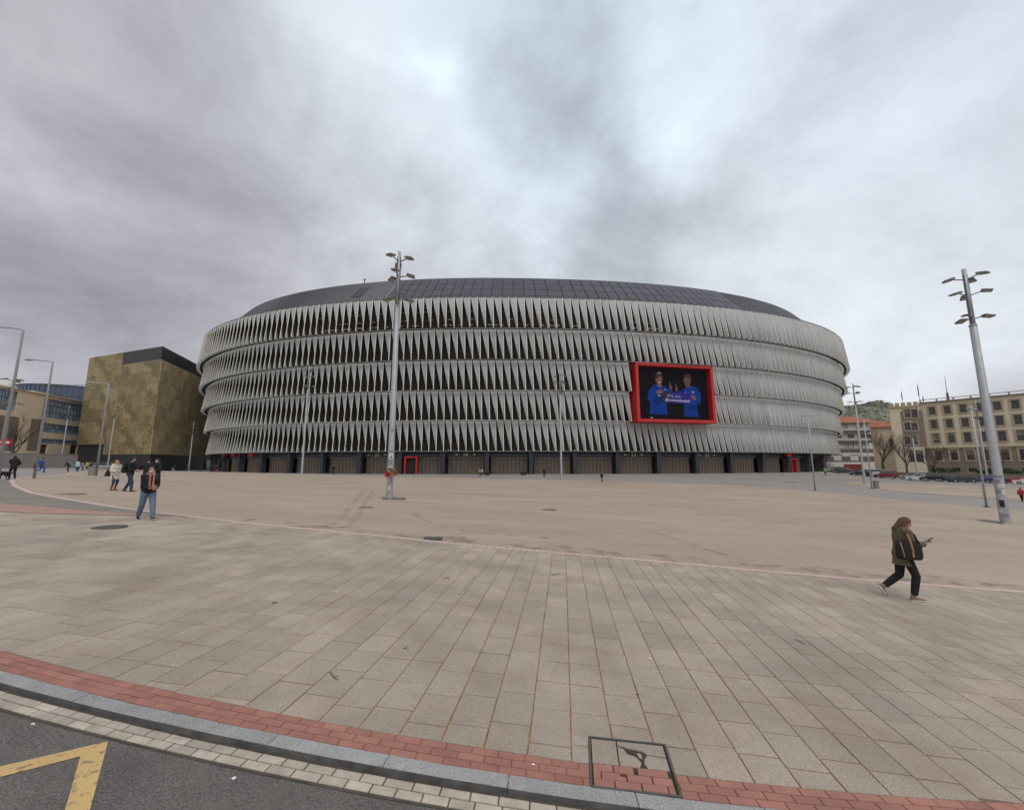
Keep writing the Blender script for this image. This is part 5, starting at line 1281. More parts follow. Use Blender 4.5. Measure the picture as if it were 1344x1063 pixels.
# ------------------------------------------------------------------ cars
M_tyre = mat('tyre', (.018, .018, .018), .9); M_rimm = mat('wheel_rim', (.30, .30, .31), .35, metal=.6); M_carglass = mat('car_glass', (.16, .17, .18), .08, spec=1.0, metal=.5); M_plast = mat('car_plastic', (.02, .02, .02), .7)
M_head = mat('headlight', (.55, .55, .55), .2); M_tail = mat('tail_light', (.28, .01, .01), .3); M_npl = mat('number_plate', (.6, .6, .58), .5)
def car(label, p, rz, col, L=4.2, H=1.48, Wd=1.76, kind='hatch'):
    t = thing('parked_car', label, 'car', p, rz, 'cars parked along the street'); paint = mat('car_paint_%s' % '_'.join('%d' % (c * 1000) for c in col), col, .32, .04, 1, coat=.5)
    h2 = L / 2; z0 = .20; belt = .92 if kind != 'suv' else 1.02
    low = {'hatch': [(-h2, .40), (-h2 + .06, .66), (-h2 + .95, belt - .10), (-h2 + 1.15, belt), (h2 - .55, belt + .05), (h2 - .05, .82), (h2, .45), (h2 - .12, z0), (-h2 + .12, z0)],
           'sedan': [(-h2, .42), (-h2 + .06, .66), (-h2 + 1.05, belt - .08), (-h2 + 1.25, belt), (h2 - .75, belt + .06), (h2 - .05, .90), (h2, .45), (h2 - .12, z0), (-h2 + .12, z0)],
           'suv': [(-h2, .45), (-h2 + .05, .80), (-h2 + .95, belt - .08), (-h2 + 1.1, belt), (h2 - .4, belt + .05), (h2 - .03, .90), (h2, .50), (h2 - .12, z0 + .05), (-h2 + .12, z0 + .05)]}[kind]
    cab = {'hatch': [(-h2 + 1.05, belt - .03), (-h2 + 1.75, H - .06), (-h2 + 2.2, H), (h2 - .75, H - .03), (h2 - .18, belt)], 'sedan': [(-h2 + 1.2, belt - .03), (-h2 + 1.9, H - .05), (-h2 + 2.3, H), (h2 - 1.35, H - .03), (h2 - .65, belt + .02)],
           'suv': [(-h2 + 1.0, belt - .03), (-h2 + 1.6, H - .05), (-h2 + 2.0, H), (h2 - .45, H - .02), (h2 - .10, belt)]}[kind]
    def ext(mb, prof, ws):
        """profile swept across the width: ws = [(y, shrink)]"""
        n = len(prof); cx_ = sum(q[0] for q in prof) / n; cz_ = min(q[1] for q in prof); o = len(mb.v)
        for y, k in ws:
            for a, b in prof: mb.v.append((cx_ + (a - cx_) * k, y, cz_ + (b - cz_) * (1 - (1 - k) * .6)))
        for i in range(len(ws) - 1):
            for j in range(n): a, b = o + i * n + j, o + i * n + (j + 1) % n; mb.f.append((a, a + n, b + n, b)); mb.m.append(0)
        mb.f += [tuple(o + j for j in range(n)), tuple(o + (len(ws) - 1) * n + j for j in range(n))[::-1]]; mb.m += [0, 0]; return mb
    w = Wd / 2
    ext(MB(), low, [(-w, .93), (-w + .05, .975), (-w + .2, 1), (w - .2, 1), (w - .05, .975), (w, .93)]).build('body', paint, t)
    ext(MB(), cab, [(-w + .17, .93), (-w + .12, .95), (-w + .25, 1.0), (w - .25, 1.0), (w - .12, .95), (w - .17, .93)][1:5]).build('cabin_glass', M_carglass, t)
    rf = MB(); xs = [q[0] for q in cab[1:4]]; rf.add([(xs[0] + .05, -w + .30, H - .055), (xs[0] + .05, w - .30, H - .055), (xs[2] + .12, w - .28, H - .03), (xs[2] + .12, -w + .28, H - .03), (xs[0] + .18, -w + .34, H + .01), (xs[0] + .18, w - .34, H + .01), (xs[2], w - .32, H + .015), (xs[2], -w + .32, H + .015)], [(4, 5, 6, 7), (0, 1, 5, 4), (1, 2, 6, 5), (2, 3, 7, 6), (3, 0, 4, 7)]); rf.build('roof', paint, t)
    for s in (-1, 1):
        pm = MB(); pxs_ = [cab[0], cab[1]], [((cab[2][0] + cab[3][0]) / 2 - .1, belt), ((cab[2][0] + cab[3][0]) / 2 - .05, H - .02)], [cab[4], cab[3]]
        for (a, b), (c, d) in pxs_: pm.tube([(a, s * (w - .10), b), (c, s * (w - .235), d)], .045, 5)
        pm.build('window_pillar', paint, t); MB().ball((cab[0][0] + .25, s * (w + .08), belt + .06), (.07, .10, .07), None, 8, 5).build('mirror', paint, t)
        MB().box((-h2 + .16, s * (w - .32), .70), (.22, .42, .15)).build('headlight', M_head, t); MB().box((h2 - .07, s * (w - .22), .82), (.12, .30, .20)).build('tail_light', M_tail, t)
    MB().box((0, 0, .26), (L * .96, Wd * .97, .14)).build('sill', M_plast, t); MB().box((-h2 - .005, 0, .44), (.03, .5, .11)).build('number_plate', M_npl, t)
    for sx in (-h2 + .82, h2 - .80):
        for s in (-1, 1):
            wh = obj('wheel', None, t, (sx, s * (w - .10), .31)); wh.empty_display_size = .1
            MB().tube([(0, -.11, 0), (0, -.09, 0), (0, .09, 0), (0, .11, 0)], [.29, .315, .315, .29], 18).build('tyre', M_tyre, wh); MB().tube([(0, -.115, 0), (0, .115, 0)], .20, 12).build('rim', M_rimm, wh)
    return t
sdx = Vector((.59, -.81)).normalized(); sp = Vector((88.5, 80.5)); rzc = math.atan2(sdx.y, sdx.x)
def on_street(px, off=0.0):
    k = (px - CXP) / FPX * CP; a = sp + Vector((.81, .59)) * off
    s_ = (k * a.y - a.x) / (sdx.x - k * sdx.y); q = a + sdx * s_; return Vector((q.x, q.y, zf(q.x, q.y)))
DG, BLK, WHT, SIL = (.045, .05, .055), (.016, .017, .02), (.62, .62, .62), (.36, .37, .38)
for px, col, kind, off, lab in ((1092, SIL, 'hatch', 16, 'pale silver car partly hidden by the stadium edge, farthest left'), (1100, BLK, 'hatch', 11, 'black car parked behind the dark car at the stadium edge'), (1106, DG, 'sedan', 6, 'dark grey car at the left end of the row beside the stadium edge'),
                                (1128, BLK, 'hatch', 3, 'black car just left of the floodlight mast by the litter bin'), (1146, WHT, 'suv', 5, 'white van like car between the mast and the twin lamp'), (1161, (.16, .015, .02), 'suv', 1.5, 'dark red car right of the twin lamp'),
                                (1193, SIL, 'hatch', 3.4, 'silver car behind the white car before the stone tower'), (1203, WHT, 'sedan', 0, 'white car before the stone tower'), (1221, BLK, 'suv', 0, 'black car right of the white car'), (1237, (.05, .06, .085), 'hatch', 0, 'dark navy car fourth from the white one before the long building'),
                                (1254, (.30, .33, .37), 'sedan', 1.8, 'grey blue car behind the big dark estate car'), (1263, DG, 'suv', -.6, 'big dark grey estate car before the gap in the row'), (1287, (.04, .06, .22), 'sedan', 0, 'bright blue car behind the slim mast right of the gap'), (1304, (.06, .065, .075), 'hatch', 0, 'dark car half hidden by the nearest mast'),
                                (1327, (.45, .02, .025), 'sedan', 0, 'bright red car right of the nearest mast'), (1345, WHT, 'hatch', -.4, 'white car cut by the right edge of the picture')):
    p = on_street(px, off); car(lab, p, rzc, col, 4.0 if kind != 'hatch' else 3.65, {'hatch': 1.46, 'sedan': 1.43, 'suv': 1.62}[kind], 1.76, kind)

# ------------------------------------------------------------------ people
SKIN = mat('skin', (.42, .235, .165), .6, .06, 4); HAIRB = mat('hair_brown', (.055, .032, .02), .75, .3, 20); HAIRBL = mat('hair_blond', (.30, .19, .09), .7, .25, 20); HAIRK = mat('hair_black', (.018, .015, .014), .7, .2, 20)
DENIM = mat('denim', (.115, .16, .225), .9, .22, 7, .6, 14); DENIMD = mat('dark_denim', (.03, .045, .085), .9, .15, 6, .6, 13); BLACKC = mat('black_cloth', (.014, .014, .016), .9, .25, 4, .6, 13); NAVYC = mat('navy_cloth', (.02, .028, .06), .9, .2, 4, .6, 13)
KHAKI = mat('khaki_cloth', (.105, .085, .05), .9, .20, 7, .7, 13); CREAM = mat('cream_cloth', (.60, .55, .47), .9, .08, 4, .6, 13); SHOEB = mat('black_shoe', (.02, .02, .02), .6); SHOEW = mat('white_rubber', (.62, .60, .55), .7); BOOT = mat('brown_boot', (.17, .07, .035), .7, .15, 5); SHOET = mat('taupe_shoe', (.20, .15, .11), .7)
BLUEC = mat('blue_cloth', (.02, .06, .26), .85, .12, 4, .6, 13); LBLUE = mat('light_blue_cloth', (.32, .52, .60), .85); REDC = mat('red_cloth', (.32, .03, .04), .85); GREYC = mat('grey_cloth', (.30, .28, .28), .9); YELC = mat('yellow_cloth', (.48, .33, .06), .85); HIVIS = mat('green_hivis', (.10, .42, .05), .8); BEIGEC = mat('beige_cloth', (.36, .29, .20), .9)
MASKB = mat('pale_blue_mask', (.40, .52, .60), .8); MASKW = mat('white_mask', (.70, .69, .66), .8); MASKK = BLACKC; ORANGE = mat('orange_strap', (.33, .17, .10), .85, .15, 8); SCARF = mat('orange_scarf', (.36, .16, .115), .9, .3, 14); FACE = mat('face_dark', (.02, .015, .013), .5); LIPS = mat('lips', (.30, .12, .10), .6)
def fused(mb, name, m, parent, voxel, it=4):
    """one continuous closed skin from overlapping tapered volumes"""
    me = mb.mesh(name, m); o = bpy.data.objects.new(name + '_raw', me); COL.objects.link(o)
    r = o.modifiers.new('fuse', 'REMESH'); r.mode = 'VOXEL'; r.voxel_size = voxel; r.use_smooth_shade = True
    if it: q = o.modifiers.new('soft', 'SMOOTH'); q.factor = .5; q.iterations = it
    dg = bpy.context.evaluated_depsgraph_get(); me2 = bpy.data.meshes.new_from_object(o.evaluated_get(dg)); me2.name = name
    bpy.data.objects.remove(o); bpy.data.meshes.remove(me)
    if not len(me2.materials): me2.materials.append(m)
    for p in me2.polygons: p.use_smooth = True
    return obj(name, me2, parent)
def ik(a, b, l1, l2, pole):
    d = b - a; L = min(d.length, (l1 + l2) * .999); dn = d.normalized(); x = (l1 * l1 - l2 * l2 + L * L) / (2 * L); h = math.sqrt(max(0, l1 * l1 - x * x)); p = pole - dn * pole.dot(dn)
    return a + dn * x + p.normalized() * h, a + dn * L
def hand(mb, w, dirv, palm, s, curl=.5, r=.0085):
    """palm plus four bent unequal fingers and a thumb leaving its side; dirv to the fingertips, palm = way the palm faces"""
    dirv = dirv.normalized(); palm = (palm - dirv * palm.dot(dirv)).normalized(); side = dirv.cross(palm).normalized() * s
    for k in (-.025, -.008, .009, .025): mb.cap(w + side * k * .75, w + dirv * .085 + side * k, .014, .0115, 8)
    for k, l in ((-.027, .070), (-.009, .080), (.009, .076), (.027, .060)):
        b = w + dirv * .088 + side * k; m = b + (dirv * math.cos(curl * .6) + palm * math.sin(curl * .6)) * l * .5; e = m + (dirv * math.cos(curl * 1.6) + palm * math.sin(curl * 1.6)) * l * .5; mb.cap(b, m, r + .001, r, 8); mb.cap(m, e, r, r - .0015, 8)
    b = w + dirv * .03 - side * .025; m = b + (dirv * .6 - side * .7 + palm * .35).normalized() * .042; e = m + (dirv * .85 - side * .1 + palm * .5).normalized() * .035; mb.cap(b, m, .012, .0105, 8); mb.cap(m, e, .0105, .009, 8)
def person(label, px, py, ty, facing_deg, spec, d=None, group=None, z_add=0):
    """facing_deg: 0 = away from the camera's forward axis (+y), -90 = to the right"""
    p = ground(px, py) if d is None else at_depth(px, d); hgt = top_z(p.y, ty) - p.z; k = spec.get('k', 1.0); sc = hgt / (1.70 * k)
    sc = min(max(sc, .55), 1.25)
    t = thing('person', label, 'person', p, R(facing_deg), group); t.scale = (sc, sc, sc); V = Vector; vx = spec.get('voxel', .02)
    sq = spec.get('hip', .92); lean = spec.get('lean', .03); off = spec.get('shift', 0.0)
    hipc = V((0, off, sq)); up = V((0, math.sin(lean), math.cos(lean))); fw = V((0, math.cos(lean), -math.sin(lean)))
    def T(z, y=0.0, x=0.0): return hipc + up * (z - .92) + fw * y + V((x, 0, 0))
    nk = T(1.45, .0); hp = spec.get('head', (0.0, 0.0)); hl = R(hp[0]); hy = R(hp[1])
    RM = Matrix.Rotation(hy, 4, 'Z') @ Matrix.Rotation(-hl - lean * .3, 4, 'X'); hb = T(1.50, .01); hc = hb + RM @ V((0, .028, .095))
    arms = {}; legs = {}
    for s, key in ((-1, 'l'), (1, 'r')):
        sh = T(1.395, 0, s * .175); w = V(spec.get('hand_' + key, (s * .25, .06, .84))) + V((0, off, 0)); el, w = ik(sh, w, .285, .255, V((s * .5, -1, -.1)) if 'elbow' not in spec else V((s * spec['elbow'][0], spec['elbow'][1], spec['elbow'][2]))); arms[s] = (sh, el, w)
        hj = hipc + V((s * .092, 0, -.02)); f = V(spec.get('foot_' + key, (s * .10, 0, .085))); kn, f = ik(hj, f, .425, .415, V((s * .08, 1, 0))); legs[s] = (hj, kn, f)
    B = MB(); b_secs = [(.84, .13, .095), (.92, .165, .115), (1.02, .145, .10), (1.15, .14, .10), (1.28, .165, .115), (1.38, .165, .10), (1.44, .10, .075)]
    fem = spec.get('fem', False); wk = .92 if fem else 1.0
    def torso(mb, grow, z0, z1, flare=0.0):
        secs = []
        for z, a, b in [(z0, None, None)] + [q for q in b_secs if z0 < q[0] < z1] + [(z1, None, None)]:
            if a is None: a, b = interp([q[0] for q in b_secs], [q[1] for q in b_secs], z), interp([q[0] for q in b_secs], [q[2] for q in b_secs], z)
            fl = flare * max(0, (1.1 - z)) / .3; c = T(z); secs.append((c.x, c.y, c.z, a * wk + grow + fl, b + grow + fl))
        mb.loft(secs, 18)
    torso(B, 0, .84, 1.45); B.cap(nk - up * .05, hb + up * .02, .058, .052)
    B.ball(hc, (.074, .094, .108), RM, 16, 12); B.ball(hc + RM @ V((0, .022, -.055)), (.058, .068, .062), RM, 12, 8)
    B.cap(hc + RM @ V((0, .088, .012)), hc + RM @ V((0, .108, -.022)), .009, .014, 8); B.ball(hc + RM @ V((0, .07, -.095)), (.024, .02, .018), RM, 8, 6)
    for s in (-1, 1): B.ball(hc + RM @ V((s * .074, -.008, -.012)), (.010, .020, .030), RM, 8, 6)
    for s in (-1, 1):
        sh, el, w = arms[s]; B.cap(sh, el, .052, .042); B.cap(el, w, .041, .029)
        hd = spec.get('hdir_' + ('l' if s < 0 else 'r')); dv = V(hd) if hd else (w - el).normalized(); hand(B, w + dv.normalized() * .012, dv, V(spec.get('palm', (-s, .2, 0))), s, spec.get('curl', .5))
        hj, kn, f = legs[s]; B.cap(hj, kn, .085, .058); B.cap(kn, f, .056, .036)
    body = fused(B, 'body', SKIN, t, min(vx, spec.get('bodyvox', vx)), 2)
    # eyes, brows, mouth
    fm = MB()
    for s in (-1, 1): fm.ball(hc + RM @ V((s * .031, .083, .012)), (.011, .007, .006), RM, 8, 5); fm.ball(hc + RM @ V((s * .032, .085, .032)), (.017, .007, .004), RM, 8, 5)
    fm.build('eyes', FACE, body)
    MB().ball(hc + RM @ V((0, .089, -.053)), (.022, .007, .007), RM, 8, 5).build('lips', LIPS, body)
    # hair or hat
    hm = spec.get('hairmat', HAIRB); Hh = MB(); Hh.ball(hc + RM @ V((0, -.016, .022)), (.083, .098, .098), RM, 16, 10)
    if spec.get('long'):
        Hh.cap(hc + RM @ V((0, -.06, 0)), hc + RM @ V((0, -.10, -.20)), .075, .055, 12)
        for s in (-1, 1): Hh.cap(hc + RM @ V((s * .06, -.02, .02)), hc + RM @ V((s * .075, -.03, -.20)), .035, .025, 10)
    if spec.get('hood'): Hh.cap(hc + RM @ V((0, -.04, -.06)), nk + fw * -.06, .10, .11, 12)
    hair = fused(Hh, 'hair' if not spec.get('hat') else 'knitted_hat', hm, body, max(vx * .6, .008), 2)
    if spec.get('mask'):
        M_ = MB(); M_.ball(hc + RM @ V((0, .050, -.048)), (.062, .062, .047), RM, 14, 9); fused(M_, 'face_mask', spec['mask'], body, max(vx * .6, .008), 1)
    if spec.get('glasses'): pass
    # upper garment
    J = MB(); g = spec.get('bulk', .028); hem = spec.get('hem', .80); torso(J, g, hem, 1.445, spec.get('flare', .0)); c = T(1.44); J.loft([(c.x, c.y, c.z - .03, .115 + g * .5, .09 + g * .5), (c.x, c.y + .005, c.z + .035, .078, .07)], 14)
    bare = spec.get('short_sleeve')
    for s in (-1, 1):
        sh, el, w = arms[s]; J.cap(T(1.40, 0, s * .10), sh, .075 + g * .5, .062 + g * .6)
        if bare: J.tube([sh, sh.lerp(el, .7)], [.06 + g * .5, .055 + g * .5], 10)
        else:
            J.cap(sh, el, .056 + g * .6, .048 + g * .6); J.tube([el, w - (w - el).normalized() * .02], [.049 + g * .6, .038 + g * .4], 12); J.ball(el, .048 + g * .6, None, 10, 8)
    top = fused(J, spec.get('topname', 'jacket'), spec['top'], body, vx, 3)
    if spec.get('open'):
        Q = MB(); a, b = T(1.44, .10 + g), T(hem + .05, .118 + g + spec.get('flare', 0)); Q.tube([a, T(1.25, .128 + g), b], [.05, .05, .055], 10, sx=1.0); fused(Q, 'shirt_front', spec['open'], body, max(vx * .8, .01), 2)
    if spec.get('furcollar'):
        Q = MB()
        for kk in range(9): a_ = 2 * math.pi * kk / 9; Q.ball(T(1.46, .10 * math.cos(a_), .11 * math.sin(a_)), .05, None, 8, 6)
        fused(Q, 'fur_collar', BEIGEC, body, max(vx, .012), 1)
    # trousers
    P_ = MB(); P_.loft([(hipc.x, hipc.y, sq - .12, .135 * wk, .11), (hipc.x, hipc.y, sq, .172, .125), (hipc.x, hipc.y, sq + .10, .158 * wk, .115)], 16)
    tg = spec.get('leg', 1.0); short = spec.get('boots')
    for s in (-1, 1):
        hj, kn, f = legs[s]; P_.cap(hj, kn, .098 * tg, .070 * tg); P_.ball(kn, .069 * tg, None, 10, 8); an = f + (kn - f).normalized() * (.03 if not short else .24); P_.tube([kn, kn.lerp(an, .4), an], [.069 * tg, .068 * tg, .056 * tg * (1 if not short else .9)], 12)
    fused(P_, 'trousers', spec['legs'], body, vx, 3)
    # shoes
    for s, key in ((-1, 'l'), (1, 'r')):
        hj, kn, f = legs[s]; sd_ = (kn - f).normalized(); pitch = R(spec.get('pitch_' + key, 0)); yaw = R(spec.get('toe', 6)) * s
        F_ = Matrix.Rotation(-yaw, 4, 'Z') @ Matrix.Rotation(pitch, 4, 'X'); Sh = MB(); an = f - V((0, 0, .0))
        heel = an + F_ @ V((0, -.045, -.045)); toe = an + F_ @ V((0, .155, -.058)); Sh.cap(heel, toe, .038, .030, 12); Sh.cap(heel + F_ @ V((0, .03, .01)), toe + F_ @ V((0, -.06, .0)), .043, .036, 12); Sh.cap(an + F_ @ V((0, -.02, -.03)), an + sd_ * (.05 if not short else .26), .042, .042 if not short else .056, 12)
        shoe = fused(Sh, 'shoe' if not short else 'boot', spec['shoes'], body, min(vx, .014), 2)
        if spec.get('sole'):
            Q = MB(); Q.loft([(0, .055, -.088, .040, .125), (0, .055, -.066, .044, .130)], 16); Q.v = [tuple(an + F_ @ V(q)) for q in Q.v]; Q.build('sole', spec['sole'], body)
        if spec.get('socks'): Q = MB(); Q.tube([an + sd_ * .03, an + sd_ * .11], .044, 10); Q.build('sock', SHOEW, body)
    return dict(t=t, T=T, arms=arms, sc=sc, hc=hc, RM=RM, fw=fw, up=up, nk=nk, place=lambda v: t_world(t, v, sc))
def t_world(t, v, sc):
    a = t.rotation_euler.z; v = Vector(v) * sc; return Vector((v.x * math.cos(a) - v.y * math.sin(a), v.x * math.sin(a) + v.y * math.cos(a), v.z)) + t.location
def held(name, label, cat, pr, local, rz_add=0.0):
    o = thing(name, label, cat, pr['place'](local), pr['t'].rotation_euler.z + rz_add); o.scale = (pr['sc'],) * 3; return o
def backpack(pr, label, m, strapm, w=.30, h=.42, dth=.16, bulk=.03, z=1.22, voxel=.016, straps=True):
    c = pr['T'](z, -(.115 + bulk + dth / 2)); b = held('backpack', label, 'backpack', pr, c); b.rotation_mode = 'XYZ'
    Q = MB(); Q.loft([(0, 0, -h / 2, w * .42, dth * .40), (0, 0, -h / 2 + .04, w * .5, dth * .52), (0, 0, h * .15, w * .48, dth * .5), (0, 0, h / 2 - .05, w * .42, dth * .42), (0, 0, h / 2, w * .28, dth * .25)], 18); fused(Q, 'pack_body', m, b, voxel, 3)
    Q = MB(); Q.box((0, -dth * .52, -h * .18), (w * .66, .05, h * .38), 0, 0, .9); fused(Q, 'front_pocket', m, b, voxel, 2)
    MB().tube([(-.05, .02, h / 2 - .02), (0, .02, h / 2 + .035), (.05, .02, h / 2 - .02)], .010, 6).build('handle', strapm, b)
    if straps:
        for s in (-1, 1):
            r0 = lambda z_, y_, x_: pr['T'](z_, y_, x_) - c
            pts = [r0(1.43, -.10 - bulk, s * .09), r0(1.475, -.03, s * .115), r0(1.44, .085 + bulk, s * .12), r0(1.30, .135 + bulk, s * .125), r0(1.16, .10 + bulk, s * .155), r0(1.08, -.06, s * (.165 + bulk))]
            MB().tube(pts, .017, 6, sx=1.3).build('strap', strapm, b)
    return b
def yaw_to(px, d, tx, tdist): return 0
# walking woman at the right, looking at her phone
pr = person('person in khaki jacket and black trousers walking right while looking at a phone', 1190, 786, 678, -106, dict(voxel=.0085, bodyvox=.0065, fem=True, top=KHAKI, topname='jacket', hem=.70, flare=.025, bulk=.040, legs=BLACKC, leg=1.06, shoes=SHOET, sole=SHOEW, socks=True, long=True, hairmat=mat('hair_auburn', (.085, .045, .026), .7, .3, 25), lean=.07, head=(30, 4), k=.985,
            foot_r=(.07, .10, .085), foot_l=(-.07, -.34, .21), pitch_l=-62, pitch_r=0, hip=.915, shift=.03, hand_r=(.10, .35, 1.15), hand_l=(-.10, .33, 1.10), hdir_r=(-.15, .9, .35), hdir_l=(.4, .8, .2), palm=(0, .1, 1), curl=.85))
ph = held('phone', 'dark phone held in front of the walking person in khaki', 'phone', pr, (.05, .49, 1.235)); M1 = Matrix.Rotation(R(32), 4, 'X')
Q = MB(); Q.box((0, 0, 0), (.072, .150, .009), 0, 0, 1, M1); Q.build('phone_body', SHOEB, ph); Q = MB(); Q.box(M1 @ Vector((0, 0, .0055)), (.064, .138, .002), 0, 0, 1, M1); Q.build('phone_screen', M_carglass, ph)
bagc = pr['T'](1.04, -.02, .255); bag = held('shoulder_bag', 'big black bag with orange straps hanging at the side of the walking person in khaki', 'bag', pr, bagc); Q = MB(); Q.loft([(0, 0, -.19, .05, .20), (0, 0, -.12, .065, .235), (0, 0, .10, .055, .225), (0, 0, .19, .03, .20)], 20); fused(Q, 'bag_body', BLACKC, bag, .011, 2)
MB().tube([(-.10, .0, .42), (-.03, .01, .36), (.035, .02, .20), (.066, .03, .02), (.066, .03, -.13)], .014, 8, sx=1.5).build('strap', ORANGE, bag); MB().tube([(.035, -.15, .16), (.066, -.14, .02), (.062, -.12, -.13)], .012, 6).build('orange_band', ORANGE, bag)
MB().tube([(-.12, .10, .40), (-.02, .14, .30), (.035, .15, .17)], .016, 6).build('front_strap', BLACKC, bag)
# man walking on the left with scarf and mask
pr = person('person in dark jacket, orange scarf and light jeans walking toward the camera', 190.5, 682, 611.5, -122, dict(voxel=.010, bodyvox=.0075, top=BLACKC, hem=.84, bulk=.035, legs=DENIM, leg=1.12, shoes=SHOEB, sole=SHOEW, hairmat=HAIRB, mask=MASKB, head=(4, -14), lean=.04, foot_r=(.10, -.30, .11), pitch_r=-22, foot_l=(-.09, .30, .085), pitch_l=6, hip=.90,
            hand_r=(.06, .26, 1.00), hand_l=(-.10, .27, 1.02), hdir_r=(-.7, .5, .2), hdir_l=(.7, .5, .1), palm=(0, -.4, .6), curl=1.1))
Q = MB(); T = pr['T']
for kk in range(10): a_ = 2 * math.pi * kk / 10; Q.cap(T(1.455, .085 * math.cos(a_), .10 * math.sin(a_)), T(1.47, .085 * math.cos(a_ + .6), .10 * math.sin(a_ + .6)), .040, .042, 8)
for s in (-1, 1): Q.cap(T(1.44, .115, s * .05), T(1.06, .152, s * .045), .032, .036, 8)
sc_ = fused(Q, 'scarf', SCARF, pr['t'], .014, 3)
backpack(pr, 'navy backpack on the person with the orange scarf', NAVYC, NAVYC, .32, .46, .16, .035, 1.18, .013)
wt = held('paper_parcel', 'orange wrapped parcel in the hands of the person with the scarf', 'parcel', pr, (-.03, .34, 1.02)); Q = MB(); Q.loft([(0, 0, -.08, .05, .045), (0, 0, 0, .065, .05), (0, 0, .07, .05, .04)], 12); fused(Q, 'wrap', ORANGE, wt, .009, 2)
# the group behind him
G = 'people standing in a loose group on the plaza'
pr = person('person in cream coat and brown boots carrying a black shoulder bag', 148, 643.5, 605, -95, dict(voxel=.012, fem=True, top=CREAM, topname='coat', hem=.62, bulk=.04, flare=.03, furcollar=True, legs=DENIMD, shoes=BOOT, boots=True, long=True, hairmat=HAIRBL, k=.97, hand_r=(.16, .26, 1.05), hand_l=(-.14, .26, 1.03), head=(-6, 0)), group=G)
b = held('shoulder_bag', 'black slouchy bag on the back of the person in the cream coat', 'bag', pr, (.12, -.32, .98)); Q = MB(); Q.loft([(0, 0, -.19, .07, .20), (0, 0, 0, .07, .15), (0, 0, .17, .03, .06)], 14); fused(Q, 'bag_body', BLACKC, b, .014, 2); MB().tube([(0, 0, .16), (.0, .14, .36), (.02, .22, .44)], .014, 6).build('strap', BLACKC, b)
pr = person('person in black jacket and blue jeans wearing a black backpack and dark mask', 168, 645, 601, -70, dict(voxel=.012, top=BLACKC, bulk=.035, legs=DENIMD, leg=1.08, shoes=SHOEB, hairmat=HAIRK, hat=True, mask=MASKK, foot_l=(-.10, -.20, .10), foot_r=(.10, .16, .085), pitch_l=-20, hand_r=(.12, .26, 1.08), hand_l=(-.12, .25, 1.05), head=(0, -4)), group=G)
backpack(pr, 'large black backpack on the person in blue jeans', BLACKC, BLACKC, .34, .50, .20, .035, 1.18, .015)
pr = person('person all in black seen from behind in the middle of the group', 190.5, 641.5, 601.5, 20, dict(voxel=.012, top=BLACKC, topname='coat', hem=.66, bulk=.035, legs=BLACKC, shoes=SHOEB, hairmat=HAIRK, hand_l=(-.28, .10, 1.12), hand_r=(.16, .24, 1.05)), group=G)
pr = person('person in long black coat with a white mask holding a white sheet', 204, 641, 602, 160, dict(voxel=.012, top=BLACKC, topname='coat', hem=.62, bulk=.035, legs=NAVYC, shoes=SHOEB, hairmat=HAIRK, mask=MASKW, hand_l=(-.22, .24, .98), hand_r=(.24, .02, .84)), group=G)
o = held('paper_sheet', 'white paper sheet held by the person in the long black coat', 'paper', pr, (-.24, .36, .88)); Q = MB(); Q.v = [(-.13, 0, -.10), (.13, .02, -.12), (.14, .10, .10), (-.12, .09, .12), (-.13, 0.004, -.10), (.13, .024, -.12), (.14, .104, .10), (-.12, .094, .12)]; Q.f = [(3, 2, 1, 0), (4, 5, 6, 7), (0, 1, 5, 4), (1, 2, 6, 5), (2, 3, 7, 6), (3, 0, 4, 7)]; Q.m = [0] * 6; Q.build('sheet', M_paper, o)
# far left: person with dog
pr = person('person in dark winter clothes standing by a black dog at the left edge', 15.5, 629, 598, 75, dict(voxel=.014, top=BLACKC, hem=.74, bulk=.04, legs=BLACKC, shoes=SHOEB, hairmat=HAIRK, long=True, elbow=(.5, -.2, -1), hand_l=(-.06, .17, 1.44), hand_r=(.22, .14, .95), foot_l=(-.10, .10, .085), foot_r=(.10, -.10, .085)), d=34)
p = at_depth(3, 33); dg_ = thing('dog', 'shaggy black dog at the left edge beside the person in dark clothes', 'dog', p, R(95)); FUR = mat('black_fur', (.016, .015, .014), .95, .4, 14)
Q = MB(); Q.ball((0, .18, .50), (.15, .24, .19)); Q.ball((0, -.16, .52), (.13, .24, .15)); Q.cap((0, .34, .56), (0, .52, .72), .11, .09); Q.ball((0, .58, .76), (.085, .12, .09)); Q.cap((0, .64, .74), (0, .76, .71), .05, .035)
for s in (-1, 1): Q.cap((s * .07, .55, .82), (s * .09, .52, .74), .03, .02); Q.cap((s * .09, .26, .42), (s * .09, .25, .22), .055, .035); Q.cap((s * .09, .25, .22), (s * .09, .27, .04), .034, .03); Q.ball((s * .09, .30, .03), (.035, .06, .03)); Q.cap((s * .09, -.28, .48), (s * .09, -.22, .32), .085, .055); Q.cap((s * .09, -.22, .32), (s * .09, -.38, .20), .045, .032); Q.cap((s * .09, -.38, .20), (s * .09, -.36, .04), .03, .028); Q.ball((s * .09, -.33, .03), (.035, .06, .03))
Q.cap((0, -.38, .58), (0, -.60, .52), .05, .05); Q.cap((0, -.60, .52), (0, -.74, .62), .05, .03); fused(Q, 'body', FUR, dg_, .018, 2)
Q = MB(); Q.tube([(0, .40, .60), (0, .44, .66)], .115, 14); Q.build('collar', REDC, dg_)
